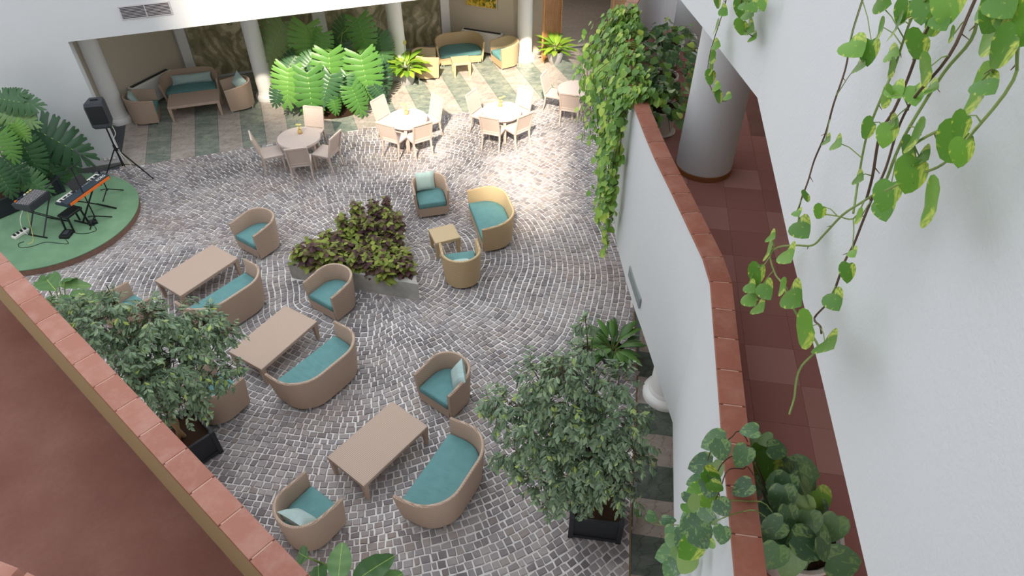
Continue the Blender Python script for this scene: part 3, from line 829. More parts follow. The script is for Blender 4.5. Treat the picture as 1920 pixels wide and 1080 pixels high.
# ---- dining sets
def make_dining_chair():
    root = empty('dining_chair'); w, d = .50, .48
    MB().box((0, d / 2, .445), (w, d, .06), 0, .98, .012).build('seat', M['wick_pale_top'], root)
    # backrest: two uprights, rails and a recessed woven panel, leaning back
    b = MB(); y0, y1, z0, z1 = d - .02, d + .12, .46, .97
    def up(x, y, z): return (x, y, z)
    for sx in (-1, 1):
        b.bar((sx * (w / 2 - .022), y0, z0 - .02), (sx * (w / 2 - .012), y1, z1), .03, .024)
    b.bar((-w / 2 + .012, y1, z1 - .01), (w / 2 - .012, y1, z1 - .01), .026); b.bar((-w / 2 + .02, y0 + .012, z0 + .05), (w / 2 - .02, y0 + .012, z0 + .05), .024)
    br = b.build('back_frame', M['wick_pale'], root)
    p = MB(); yy0, yy1 = lerp(y0, y1, .08) - .012, y1 - .012
    p.add([(-w / 2 + .03, yy0, z0 + .04), (w / 2 - .03, yy0, z0 + .04), (w / 2 - .025, yy1, z1 - .01), (-w / 2 + .025, yy1, z1 - .01),
           (-w / 2 + .03, yy0 + .014, z0 + .04), (w / 2 - .03, yy0 + .014, z0 + .04), (w / 2 - .025, yy1 + .014, z1 - .01), (-w / 2 + .025, yy1 + .014, z1 - .01)],
          [(0, 1, 2, 3), (5, 4, 7, 6), (3, 2, 6, 7), (1, 0, 4, 5), (0, 3, 7, 4), (2, 1, 5, 6)])
    p.build('backrest', M['wick_pale'], root)
    for sx in (-1, 1):
        MB().tube([(sx * (w / 2 - .03), .035, 0), (sx * (w / 2 - .03), .035, .42)], [.018, .03], 4).build('leg', M['wick_pale'], root)
        MB().tube([(sx * (w / 2 - .022), d + .05, 0), (sx * (w / 2 - .025), d - .01, .24), (sx * (w / 2 - .025), d - .025, .42)], [.017, .024, .029], 4).build('leg', M['wick_pale'], root)
    return root
def make_round_table():
    root = empty('round_table')
    MB().lathe([(.49, .635), (.5, .645), (.5, .69), (.494, .7), (.3, .7), (.02, .7)], 48).build('tabletop', M['wick_pale_top'], root, True)
    MB().lathe([(.42, .57), (.42, .635)], 32).build('apron', M['wick_pale'], root, True)
    for k in range(4):
        g = R(45 + 90 * k); x, y = .4 * math.cos(g), .4 * math.sin(g)
        MB().box((x, y, .3), (.07, .07, .6), g, .6).build('leg', M['wick_pale'], root)
    return root
dc, rt = make_dining_chair(), make_round_table(); used = {'c': 0, 't': 0, 'v': 0}
def make_vase():
    root = empty('flower_vase')
    MB().lathe([(.03, 0), (.05, .02), (.055, .05), (.045, .085), (.03, .1), (.033, .11)], 20).build('vase', M['vase'], root, True)
    st = MB()
    st.tube([(0, 0, .1), (-.02, .01, .2), (-.09, .03, .27)], [.004, .003, .002], 5); st.tube([(0, 0, .1), (.02, 0, .17), (.01, .03, .24)], [.004, .003, .002], 5)
    so = st.build('stem', M['stem_green'], root)
    for (x, y, z) in ((-.09, .03, .27), (-.05, .02, .245), (.01, .03, .24), (.03, 0, .15), (-.03, -.02, .14)):
        f = MB()
        for k in range(5):
            g = 2 * math.pi * k / 5
            f.add([(x, y, z), (x + .03 * math.cos(g - .5), y + .03 * math.sin(g - .5), z + .008), (x + .045 * math.cos(g), y + .045 * math.sin(g), z), (x + .03 * math.cos(g + .5), y + .03 * math.sin(g + .5), z + .008)], [(0, 1, 2, 3)])
        f.build('blossom', M['flower'], so)
    return root
vs_ = make_vase()
def dining_set(cx, cy, chairs, tl, vase, trot=0):
    c = at(cx, cy, .70)
    t = rt if not used['t'] else copy_tree(rt); used['t'] = 1
    t.location = (c.x, c.y, 0); t.rotation_euler.z = trot; tag(t, tl, 'table', 'round pale woven tables')
    if vase:
        v = vs_ if not used['v'] else copy_tree(vs_); used['v'] = 1
        vp = at(*vase[:2], .705); v.location = (vp.x, vp.y, .7); v.rotation_euler.z = vase[3]; tag(v, vase[2], 'vase', 'small flower vases')
    for ang, dist, lab in chairs:
        ch = dc if not used['c'] else copy_tree(dc); used['c'] = 1
        d = Vector((math.cos(R(ang)), math.sin(R(ang)), 0))
        p = Vector((c.x, c.y, 0)) + d * dist            # front edge of the seat
        ch.location = p; ch.rotation_euler.z = R(ang) - math.pi / 2
        tag(ch, lab, 'chair', 'pale woven dining chairs')
T1, T2, T3, T4 = 'leftmost round table', 'second round table from the left', 'third round table from the left', 'round table behind the trailing vine'
dining_set(560, 257, [(203, .44, 'pale woven dining chair on the left side of the ' + T1), (282, .40, 'pale woven dining chair on the camera side of the ' + T1),
    (340, .44, 'pale woven dining chair on the right side of the ' + T1), (80, .40, 'pale woven dining chair on the far side of the ' + T1)],
    'round pale woven table, leftmost of the four, in shade', (563, 250, 'small vase with drooping yellow orchid on the ' + T1, 2.6), R(20))
dining_set(763, 221, [(243, .30, 'pale woven dining chair at the near left of the ' + T2), (302, .32, 'pale woven dining chair at the near right of the ' + T2),
    (38, .32, 'pale woven dining chair at the far right of the ' + T2), (147, .32, 'pale woven dining chair at the far left of the ' + T2)],
    'round pale woven table in full sun in front of the split leaf plants', (762, 214, 'small vase with yellow blossoms on the ' + T2, 0), R(45))
dining_set(941, 207, [(250, .30, 'pale woven dining chair at the near left of the ' + T3), (310, .32, 'pale woven dining chair at the near right of the ' + T3),
    (48, .32, 'pale woven dining chair at the far right of the ' + T3), (150, .30, 'pale woven dining chair at the far left of the ' + T3)],
    'round pale woven table in full sun, third from the left', (938, 199, 'small vase with white blossoms on the ' + T3, 3.4), R(-35))
dining_set(1081, 166, [(253, .30, 'pale woven dining chair on the camera side of the ' + T4), (158, .32, 'pale woven dining chair on the left side of the ' + T4),
    (60, .32, 'pale woven dining chair on the far side of the ' + T4)], 'round pale woven table half hidden by the trailing gallery vine', None, R(30))

# ---- fan coil units, picture, wall fittings
def fan_coil(a, b, label):
    d = (b - a).normalized(); ang = math.atan2(d.y, d.x); L = (b - a).length; c = (a + b) / 2
    root = thing('fan_coil_unit', label, 'heater', (c.x, c.y, 0), ang, 'white fan coil units')
    MB().box((0, .12, .36), (L, .22, .60), 0, 1, .01).build('casing', M['white_paint'], root)
    MB().box((0, .13, .664), (L * .93, .1, .012)).build('outlet_slot', M['black'], root)
    for k in range(-3, 4): MB().box((k * L * .13, .13, .672), (.012, .1, .006)).build('slat', M['dark_grey'], root)
    for sx in (-1, 1): MB().box((sx * (L / 2 - .08), .12, .03), (.1, .2, .06)).build('foot', M['dark_grey'], root)
fa_, fb_ = at(237, 157, .66), at(307, 123, .66)
dgl = (bay[1] - bay[0]).normalized(); ngl = Vector((dgl.y, -dgl.x, 0))
fan_coil(bay[0] + dgl * 2.43 + ngl * .26, bay[0] + dgl * 3.75 + ngl * .26, 'white fan coil unit with black slot on the shady cream wall')
dgr = (bay[3] - bay[2]).normalized(); ngr = Vector((dgr.y, -dgr.x, 0))
fan_coil(bay[2] + dgr * .55 + ngr * .26, bay[2] + dgr * 1.85 + ngr * .26, 'white fan coil unit with black slot behind the honey sofa')
pc = bay[2] + dgr * 1.15 + ngr * .03
pr = thing('framed_picture', 'framed yellow and green floral picture on the cream wall', 'picture', (pc.x, pc.y, 1.33), math.atan2(dgr.y, dgr.x))
MB().box((0, 0, .3), (1.05, .03, .62), 0, 1, .006).build('frame', M['cream'], pr); MB().box((0, -.017, .3), (.97, .008, .54)).build('canvas', M['art'], pr)
tp = bay[0] + dgl * 1.1 + ngl * .02
th_ = thing('thermostat', 'small thermostat on the shady cream wall', 'thermostat', (tp.x, tp.y, 1.5), math.atan2(dgl.y, dgl.x))
MB().box((0, 0, .05), (.1, .03, .1), 0, 1, .004).build('case', M['cream'], th_); MB().box((0, -.017, .05), (.05, .006, .04)).build('display', M['dark_grey'], th_)
def grille(p, ang, w, h, n, halves, label, mat, mdark):
    r = thing('vent_grille', label, 'vent', p, ang)
    MB().box((0, .004, 0), (w * .96, .01, h * .92)).build('backing', M[mdark], r)
    f = MB(); e = .02
    f.box((0, .004, h / 2 - e / 2), (w, .02, e)).box((0, .004, -h / 2 + e / 2), (w, .02, e)).box((-w / 2 + e / 2, .004, 0), (e, .02, h - 2 * e)).box((w / 2 - e / 2, .004, 0), (e, .02, h - 2 * e))
    if halves: f.box((0, 0, 0), (e, .03, h - 2 * e))
    f.build('frame', M[mat], r)
    for i in range(n):
        z = -h / 2 + h * (i + .5) / n
        MB().box((0, -.004, z), (w - 2 * e, .012, h / n * .3)).build('slat', M[mat], r)
gp = on_plane(273, 20, F(0, -.015), Vector((ET.x, ET.y, 0)))
grille(gp, FANG, 1.0, .27, 9, True, 'grey slatted vent grille high on the white facade', 'grille', 'grille_dark')
# slim grille on the curved balustrade wall
ki = [i for i in range(len(R_LINE) - 1) if R_LINE[i].y <= 6.6 < R_LINE[i + 1].y][0]
d_ = (R_LINE[ki + 1] - R_LINE[ki]).normalized(); n_ = Vector((-d_.y, d_.x, 0))
gp = on_plane(1189, 538, Vector((R_LINE[ki].x, R_LINE[ki].y, 0)) + n_ * .02, n_)
for i in range(len(R_LINE) - 1):
    if R_LINE[i].y <= gp.y < R_LINE[i + 1].y:
        d_ = (R_LINE[i + 1] - R_LINE[i]).normalized(); n_ = Vector((-d_.y, d_.x, 0))
        gp = on_plane(1189, 538, Vector((R_LINE[i].x, R_LINE[i].y, 0)) + n_ * .012, n_)
grille(gp, math.atan2(d_.y, d_.x) + math.pi, .68, .17, 5, False, 'slim grey vent grille in the curved white balustrade wall', 'grille_grey', 'grille_dark')

# ---- lattice doors
def lattice_leaf(a, b, h, label):
    d = (b - a); L = d.length; ang = math.atan2(d.y, d.x)
    r = thing('lattice_door', label, 'door', (a.x, a.y, .01), ang, 'orange wooden lattice doors')
    e = .06
    for nm, c, sz in (('stile', (e / 2, 0, h / 2), (e, .05, h)), ('stile', (L - e / 2, 0, h / 2), (e, .05, h)), ('rail', (L / 2, 0, h - e / 2), (L - 2 * e, .05, e)), ('rail', (L / 2, 0, .06), (L - 2 * e, .05, .12))):
        MB().box(c, sz).build(nm, M['wood'], r)
    m = MB(); st = .068; nx = int((L - 2 * e) / st); nz = int((h - .18) / st)
    for i in range(1, nx + 1): m.box((e + (L - 2 * e) * i / (nx + 1), -.008, h / 2 + .03), (.02, .014, h - .18))
    for j in range(1, nz + 1): m.box((L / 2, .008, .12 + (h - .18) * j / (nz + 1)), (L - 2 * e, .014, .02))
    tag(m.build('lattice', M['wood'], r), kind='stuff')
lattice_leaf(at(1016, 117), DL - dn * .03, 2.5, 'orange wooden lattice door leaf standing open beside the sunlit column')
lattice_leaf(DR + dd * .02 - dn * .04, DR + dd * 1.15 - dn * .28, 2.5, 'orange wooden lattice door leaf to the right of the dark passage')

# ================================================================== planting
def blade(n, width, curve, fold, base=0.0):
    """leaf of length 1 along +Y: width(t) half width, curve(t) drop, fold = sag of the edges"""
    vs = []; fs = []
    for i in range(n + 1):
        t = i / n; w = width(t); z = curve(t)
        vs += [(-w, t, z - w * fold), (0, t, z), (w, t, z - w * fold)]
    for i in range(n):
        a = 3 * i; fs += [(a, a + 1, a + 4, a + 3), (a + 1, a + 2, a + 5, a + 4)]
    return vs, fs
FIC = blade(2, lambda t: .26 * math.sin(math.pi * min(1, t * .92 + .04)) ** .8, lambda t: -.12 * t * t, .35)
LANCE = blade(6, lambda t: .15 * math.sin(math.pi * (t * .97 + .015)) ** .75, lambda t: .35 * t - .62 * t * t, .3)
OVATE = blade(7, lambda t: .33 * math.sin(math.pi * (t ** .8 * .96 + .02)) ** .7, lambda t: -.22 * t * t, .22)
COL = blade(3, lambda t: .34 * math.sin(math.pi * (t ** .8 * .95 + .03)) ** .9, lambda t: .1 * t - .3 * t * t, .2)
def heart():
    R_ = [(0, 0), (.18, -.09), (.35, -.03), (.45, .15), (.46, .36), (.38, .60), (.20, .85), (0, 1)]
    mid = [(0, 0), (0, .02), (0, .06), (0, .18), (0, .36), (0, .58), (0, .82), (0, 1)]
    vs = []; fs = []
    for (x, y), (_, my) in zip(R_, mid):
        z = -.16 * max(y, 0) ** 2
        vs += [(-x, y, z + x * .16), (0, my, -.16 * my * my), (x, y, z + x * .16)]
    for i in range(7):
        a = 3 * i; fs += [(a, a + 1, a + 4, a + 3), (a + 1, a + 2, a + 5, a + 4)]
    return vs, fs
HEART = heart()
def split_leaf(nl=8):
    vs = []; fs = []; mats = []
    def W_(t): return .56 * math.sin(math.pi * min(1, (t * .80 + .19))) ** .8
    def fw(t): return lerp(-.30, .34, t)
    for sx in (-1, 1):
        for i in range(nl):
            t0, t1 = i / nl, (i + 1) / nl; tm = (t0 + t1) / 2; w = W_(tm)
            def P(k, e, ww=None):           # k outwards, e across the lobe
                t = lerp(t0, t1, e); y = t + fw(t) * k * .9
                return (sx * lerp(w, W_(t), .8) * k, y, -.10 * y * y - .5 * (k * w) ** 2 + .02 * math.sin(e * math.pi))
            a = [P(0, 0), P(0, .5), P(0, 1), P(.36, 0), P(.36, .5), P(.36, 1), P(.72, .12), P(.76, .5), P(.72, .88), P(.92, .12), P(1.0, .3), P(.86, .48), P(1.0, .64), P(.94, .86)]
            o = len(vs); vs += a
            for q in ((0, 3, 4, 1), (1, 4, 5, 2), (3, 6, 7, 4), (4, 7, 8, 5), (6, 9, 10, 11, 7), (7, 11, 12, 13, 8)):
                fs.append(tuple(o + j for j in (q if sx > 0 else q[::-1]))); mats.append(0)
    for i in range(6):
        t0, t1 = i / 6, (i + 1) / 6; o = len(vs)
        vs += [(-.012 * (1 - t0 * .7), t0, .006 - .10 * t0 * t0), (.012 * (1 - t0 * .7), t0, .006 - .10 * t0 * t0), (.012 * (1 - t1 * .7), t1, .006 - .10 * t1 * t1), (-.012 * (1 - t1 * .7), t1, .006 - .10 * t1 * t1)]
        fs.append((o, o + 1, o + 2, o + 3)); mats.append(1)
    return vs, fs, mats
SPLIT = split_leaf()
def mesh_of(name, T, mats):
    me = bpy.data.meshes.new(name); me.from_pydata(T[0], [], T[1])
    for m in mats: me.materials.append(m)
    if len(T) > 2: me.polygons.foreach_set('material_index', T[2])
    me.polygons.foreach_set('use_smooth', [True] * len(me.polygons)); return me
def frame3(d, n):
    d = d.normalized(); n = (n - d * n.dot(d))
    n = n.normalized() if n.length > 1e-6 else d.orthogonal().normalized()
    x = d.cross(n); return Matrix((x, d, n)).transposed()
def leaf_obj(me, parent, pos, d, n, size, name='leaf', wide=1.0):
    o = inst(name, me, parent); m = frame3(d, n) @ Matrix.Diagonal((size * wide, size, size))
    o.matrix_local = Matrix.Translation(pos) @ m.to_4x4(); return o
def leaf_add(mb, T, pos, d, n, size, wide=1.0):
    m = frame3(d, n) @ Matrix.Diagonal((size * wide, size, size))
    mb.add([m @ Vector(v) + pos for v in T[0]], T[1])
def rnd(k=1.0): return Vector((random.gauss(0, k), random.gauss(0, k), random.gauss(0, k)))
def rdir():
    v = rnd(); return v.normalized()

# ---- triangular concrete planter with coleus
pl = thing('concrete_planter', 'low triangular concrete planter in the middle of the cobbled court', 'planter', (PLANT[0].x, PLANT[0].y, 0))
o0_ = Vector((PLANT[0].x, PLANT[0].y))
rel = [p - o0_ for p in PLANT]; cen = sum(rel, Vector((0, 0))) / 3
inn = [cen + (p - cen) * .80 for p in rel]
m = MB(); H_ = .42
vs = [(p.x, p.y, 0) for p in rel] + [(p.x, p.y, H_ - .008) for p in rel] + [((p + (cen - p) * .006).x, (p + (cen - p) * .006).y, H_) for p in rel] + [(p.x, p.y, H_) for p in inn] + [(p.x, p.y, H_ - .12) for p in inn]
fs = []
for b in (0, 3, 6, 9): fs += [(b + k, b + (k + 1) % 3, b + 3 + (k + 1) % 3, b + 3 + k) for k in range(3)]
m.add(vs, fs + [(2, 1, 0)]).build('trough', M['concrete'], pl)
MB().prism([(p.x, p.y) for p in inn], H_ - .14, H_ - .06).build('soil', M['soil'], pl)
def coleus_mesh(seed, mat, h):
    random.seed(seed); mb = MB()
    for st in range(4):
        ox, oy = random.uniform(-.1, .1), random.uniform(-.1, .1); lean = Vector((ox * 1.4, oy * 1.4, 1)).normalized(); hh = h * random.uniform(.7, 1.1)
        lev = int(hh / .065)
        for k in range(lev):
            p = Vector((ox * .4, oy * .4, 0)) + lean * (hh * (k + 1) / lev); spread = lerp(1.2, .55, k / lev)
            for q in range(4):
                g = q * math.pi / 2 + k * .8 + random.uniform(-.3, .3)
                d = Vector((math.cos(g), math.sin(g), random.uniform(-.45, .25)))
                leaf_add(mb, COL, p, d, Vector((0, 0, 1)) + rnd(.2), .15 * spread * random.uniform(.8, 1.25), 1.0)
        mb.tube([Vector((ox * .4, oy * .4, 0)), Vector((ox * .4, oy * .4, 0)) + lean * hh], [.007, .004], 4)
    me = bpy.data.meshes.new('coleus_foliage'); me.from_pydata(mb.v, [], mb.f); me.materials.append(M[mat]); return me
cm = [coleus_mesh(1, 'coleus', .36), coleus_mesh(2, 'coleus_dark', .42), coleus_mesh(3, 'coleus', .3), coleus_mesh(4, 'coleus_dark', .55), coleus_mesh(5, 'coleus', .52)]
random.seed(21); ipoly = [tuple(cen + (p - cen) * .86 + o0_) for p in rel]; spots = []
tries = 0
while len(spots) < 44 and tries < 4000:
    tries += 1
    x, y = random.uniform(-4.3, -1.7), random.uniform(9.3, 11.8)
    if inpoly(x, y, ipoly) and all((x - a) ** 2 + (y - b) ** 2 > .032 for a, b in spots): spots.append((x, y))
for x, y in spots:
    far = sm((y - 9.8) / 1.7)
    k = random.choice([3, 4, 1, 3]) if far > .4 else random.choice([0, 1, 2, 0, 1])
    dark = k in (1, 3)
    zone = 'at the far point' if y > 10.9 else 'along the front edge' if y < 9.95 - (x + 3) * .26 + .12 else 'at the left corner' if x < -3.3 else 'on the right side' if x > -2.35 else 'in the middle'
    col_ = 'maroon' if dark else 'green'
    o = thing('coleus_plant', f'{col_} leaved coleus plant {zone} of the concrete planter', 'plant', (x, y, H_ - .065), random.uniform(0, 6.3), f'{col_} coleus {zone} of the planter')
    f = inst('foliage', cm[k], o); f.scale = [random.uniform(.95, 1.25)] * 3

# ---- ficus trees in dark box planters
def box_planter(p, rz, w, h, label, wd=None):
    r = thing('box_planter', label, 'planter', p, rz); wd = wd or w
    e = .07
    for sx in (-1, 1):
        for sy in (-1, 1): MB().box((sx * (w / 2 - e / 2), sy * (wd / 2 - e / 2), h / 2), (e, e, h), 0, 1, .006).build('corner_post', M['dark_box'], r)
    for sy in (-1, 1):
        MB().box((0, sy * (wd / 2 - .035), h * .52), (w - 2 * e, .03, h * .84)).build('panel', M['dark_box'], r)
        for z in (h - .04, h * .13): MB().box((0, sy * (wd / 2 - .022), z), (w - 2 * e, .04, .06)).build('rail', M['dark_box'], r)
    for sx in (-1, 1):
        MB().box((sx * (w / 2 - .035), 0, h * .52), (.03, wd - 2 * e, h * .84)).build('panel', M['dark_box'], r)
        for z in (h - .04, h * .13): MB().box((sx * (w / 2 - .022), 0, z), (.04, wd - 2 * e, .06)).build('rail', M['dark_box'], r)
    MB().box((0, 0, h * .78), (w - .1, wd - .1, .05)).build('soil', M['soil'], r)
    return r
def ficus(base, z0, blobs, label, n_per, seed, leaf=.085):
    random.seed(seed)
    t = thing('ficus_tree', label, 'tree', (base[0], base[1], z0)); B = Vector((base[0], base[1], z0))
    br = MB(); fo = MB()
    cents = [(at(px, py, z) - B, r) for px, py, z, r in blobs]
    tr = MB()
    for k in range(3):
        g = k * 2.1; a = Vector((.05 * math.cos(g), .05 * math.sin(g), 0))
        mid = sum([c for c, _ in cents], Vector()) / len(cents)
        tr.tube([a, Vector((-.04 * math.cos(g), -.04 * math.sin(g), .35)), Vector((.04 * math.cos(g + 1), .04 * math.sin(g + 1), .75)), mid * .75 + a], [.035, .03, .027, .02], 8)
    tr.build('trunk', M['bark'], t, True)
    for c, r in cents:
        br.tube([Vector((0, 0, .6)), c * .55 + Vector((0, 0, .25)), c + Vector((0, 0, .1))], [.018, .011, .006], 5)
        for q in range(int(n_per * (r / .45) ** 2 * 1.0) + 5):
            d = rdir(); d.z = d.z * .75 + .1
            p0 = c + d * r * .25; L = r * random.uniform(.6, 1.15); p = p0.copy(); dd_ = d.copy(); pts = [p.copy()]
            ns = max(5, int(L / .035))
            for s_ in range(ns):
                dd_ = (dd_ + Vector((0, 0, -.13)) + rnd(.07)).normalized(); p = p + dd_ * (L / ns); pts.append(p.copy())
                sd_ = dd_.cross(Vector((0, 0, 1))); sd_ = sd_.normalized() if sd_.length > .05 else Vector((1, 0, 0))
                for sg in ((-1, 1) if s_ % 2 else ((s_ // 2 % 2) * 2 - 1,)):
                    ld = (dd_ * .7 + sd_ * sg * .8 + Vector((0, 0, -.55)) + rnd(.25))
                    leaf_add(fo, FIC, p, ld, Vector((0, 0, 1)) + d * .8 + rnd(.35), leaf * random.uniform(.75, 1.2))
            br.tube([pts[0], pts[len(pts) // 2], pts[-1]], [.004, .003, .0015], 3)
    tag(fo.build('foliage', M['ficus'], t), kind='stuff'); br.build('branches', M['stem_dark'], t)
    return t
FL = (-4.9, 6.02)
box_planter((FL[0], FL[1], 0), R(47), .72, .52, 'dark square box planter under the left ficus')
ficus(FL, .40, [(320, 600, 2.4, .42), (240, 650, 2.3, .42), (190, 610, 2.5, .40), (120, 600, 2.2, .28), (150, 580, 2.5, .30), (95, 570, 2.0, .16), (375, 620, 2.2, .40), (330, 685, 2.0, .46), (270, 715, 2.0, .40), (425, 625, 2.1, .20),
    (345, 745, 1.6, .36), (405, 700, 1.7, .26), (222, 570, 2.8, .24), (205, 545, 2.9, .16), (395, 590, 2.3, .20), (280, 600, 2.6, .36), (440, 690, 1.5, .14), (300, 770, 1.4, .22)],
    'ficus tree with grey green leaves growing beside the left balustrade', 52, 5)
FR = (1.17, 4.95)
box_planter((FR[0], FR[1], 0), R(-8), .72, .52, 'dark square box planter under the right ficus')
ficus(FR, .40, [(1096, 605, 3.6, .12), (1108, 650, 3.3, .20), (1075, 690, 3.0, .34), (1000, 705, 2.8, .30), (1160, 715, 2.9, .28), (1060, 755, 2.6, .46), (955, 765, 2.3, .32), (1150, 790, 2.4, .42), (1020, 820, 2.1, .44),
    (915, 755, 2.1, .16), (1100, 850, 1.9, .50), (1180, 850, 2.0, .30), (960, 850, 1.7, .26), (1060, 900, 1.5, .42), (1150, 910, 1.5, .36), (1005, 905, 1.3, .22), (1100, 945, 1.1, .16), (1050, 700, 3.1, .24), (1195, 780, 2.3, .2)],
    'large ficus tree with dark green leaves beside the right balustrade', 50, 6, .088)

# ---- broad leaved split leaf plants
sp_b = mesh_of('split_leaf_bright', SPLIT, [M['monstera'], M['rib']]); sp_d = mesh_of('split_leaf_dark', SPLIT, [M['monstera_dark'], M['rib']])
def leafy_bed(name, label, root, leaves, me_of, plane_n, stem_mat, seed, wide=.95, up=.75):
    random.seed(seed); t = thing(name, label, 'plant', root)
    Rt = Vector(root)
    for i, (bx, by, tx, ty, tt, bulge, mk) in enumerate(leaves):
        b = on_plane(bx, by, F(0, tt), plane_n); e = on_plane(tx, ty, F(0, tt - bulge), plane_n)
        if e.z < .03: e.z = .03
        d = e - b; L = d.length
        n = Vector((-ET.x, -ET.y, 0)) * .8 + Vector((0, 0, up)) + rnd(.08)
        lf = leaf_obj(me_of[mk], t, b - Rt, d, n, L, wide=wide)
        s0 = Vector((random.uniform(-.25, .25), random.uniform(-.15, .15), 0)); q = b - Rt
        MB().tube([s0, s0.lerp(q, .5) + Vector((0, 0, max(.05, q.z * .35))), q], [.016, .013, .008], 5).build('stalk', M['stem_green'], t)
    return t
pn = Vector((ET.x, ET.y, 0))
c2 = lambda x, y: (480 + x / 4, y / 4)
LV = []
for bx, by, tx, ty, tt, bu, mk in ((200, 165, 90, 450, 2.5, .2, 1), (375, 190, 380, 470, 1.9, .3, 0), (545, 400, 570, 690, 1.15, .3, 0), (385, 545, 425, 850, .75, .25, 0), (240, 515, 235, 775, .9, .2, 0), (785, 415, 850, 715, 1.0, .3, 0),
    (765, 140, 835, 380, 2.0, .3, 0), (715, 655, 800, 840, .55, .2, 0), (575, 730, 605, 845, .6, .1, 0), (925, 280, 965, 490, 2.1, .15, 1), (920, 500, 965, 680, 1.3, .15, 1), (500, 250, 470, 430, 1.7, .2, 0),
    (640, 330, 600, 520, 1.9, .15, 1), (680, 560, 640, 720, .95, .15, 1), (300, 420, 200, 560, 1.6, .2, 1), (430, 420, 330, 560, 1.3, .2, 1), (690, 170, 600, 320, 2.6, .1, 1), (880, 640, 960, 740, .8, .1, 1), (180, 640, 140, 780, .9, .1, 1), (560, 560, 500, 760, .7, .15, 1), (880, 250, 990, 360, 2.4, .15, 1)):
    LV.append(c2(bx, by) + c2(tx, ty) + (tt, bu, mk))
leafy_bed('split_leaf_philodendron', 'big bright green split leaf plant in sun between two white columns', tuple(F(5.3, 1.6, .05)), LV, (sp_b, sp_d), pn, None, 3)
bd = thing('planting_bed', 'low bed of soil under the bright split leaf plant', 'planter', tuple(F(5.3, 1.5)), FANG)
MB().lathe([(.85, 0), (.85, .03), (.7, .05), (.02, .06)], 28).build('soil', M['soil'], bd, True)
g5 = lambda x, y: (x / 5.4, 150 + y / 5.4)
LV = []
for bx, by, tx, ty, tt, bu, mk in ((0, 190, 370, 250, -1.0, .1, 1), (20, 320, 345, 430, -1.1, .1, 1), (150, 440, 275, 600, -1.3, .1, 0), (320, 480, 860, 770, -.7, .2, 1), (200, 600, 390, 930, -1.2, .1, 1), (0, 540, 130, 810, -1.5, .1, 0), (490, 670, 760, 900, -.7, .15, 1),
    (400, 800, 620, 1040, -.9, .1, 1), (180, 950, 480, 1130, -1.4, .1, 1), (20, 780, 240, 1010, -1.5, .1, 1), (520, 560, 800, 690, -.55, .1, 1), (0, 420, 200, 560, -1.0, .1, 1), (-60, 250, 200, 140, -.9, .1, 1), (330, 700, 560, 830, -.8, .1, 1), (500, 880, 720, 1000, -.6, .1, 1), (-40, 900, 120, 1160, -1.6, .1, 1), (300, 900, 560, 950, -.7, .1, 1)):
    LV.append(g5(bx, by) + g5(tx, ty) + (tt, bu, mk))
leafy_bed('split_leaf_monstera', 'dark green split leaf plant against the white facade behind the stage', tuple(F(-1.85, -1.15, .48)), LV, (sp_b, sp_d), pn, None, 4, .85)
box_planter(tuple(F(-1.85, -1.15, .166)), FANG + R(30), 1.5, .40, 'long charcoal box planter at the back of the green stage', .62)

# ---- lily pots
lance_b = mesh_of('lance_leaf', LANCE, [M['spath']]); lance_d = mesh_of('lance_leaf_dark', LANCE, [M['spath_dark']])
def lily(p, r, h, n, L, me, label, potmat, seed, flower=False, pot=True):
    wd_ = 1.25 if me is lance_b else .95
    random.seed(seed); t = thing('potted_lily', label, 'potted plant', p, 0)
    if pot:
        MB().lathe([(r * .62, 0), (r * .8, h * .25), (r * .95, h * .7), (r, h), (r * .93, h), (r * .9, h * .86), (.02, h * .86)], 32).build('pot', M[potmat], t, True)
        MB().lathe([(r * .9, h * .82), (r * .88, h * .88), (.02, h * .9)], 20).build('soil', M['soil'], t, True)
    for i in range(n):
        g = i * 2.4 + random.uniform(-.3, .3); el = random.uniform(.45, 1.25)
        q0 = Vector((math.cos(g) * r * .35 * random.random(), math.sin(g) * r * .35 * random.random(), h * .85))
        d = Vector((math.cos(g) * math.cos(el), math.sin(g) * math.cos(el), math.sin(el)))
        s_ = L * random.uniform(.25, .6); q1 = q0 + d * s_
        MB().tube([q0, q1], [.008, .005], 4).build('stalk', M['stem_green'], t)
        d2 = Vector((d.x, d.y, d.z * .35))
        leaf_obj(me, t, q1, d2, Vector((-d.x * .6, -d.y * .6, 1)), L * random.uniform(.62, .95), wide=wd_)
    if flower:
        MB().tube([(0, 0, h), (.05, -.02, h + L * 1.25)], [.006, .004], 4).build('flower_stalk', M['stem_green'], t)
        leaf_obj(mesh_of('spathe', OVATE, [M['flower']]), t, Vector((.05, -.02, h + L * 1.22)), Vector((.2, 0, 1)), Vector((0, -1, .3)), .14, 'spathe')
    return t
lily(tuple(at(763, 156)), .28, .40, 46, .60, lance_b, 'bright green lily in a grey pot in front of a white column', 'concrete_pot', 11, True)
lily(tuple(at(1040, 117)), .255, .38, 36, .52, lance_b, 'green lily in a grey pot beside the open lattice door', 'concrete_pot', 12)
lily((1.70, 7.85, 0), .20, .34, 52, .46, lance_d, 'dark leafed lily pot behind the right ficus near the balustrade', 'dark_box', 13)
lily(tuple(F(-.62, 1.1)), .2, .4, 12, .5, lance_d, 'small dark potted plant behind the loudspeaker', 'dark_box', 14)

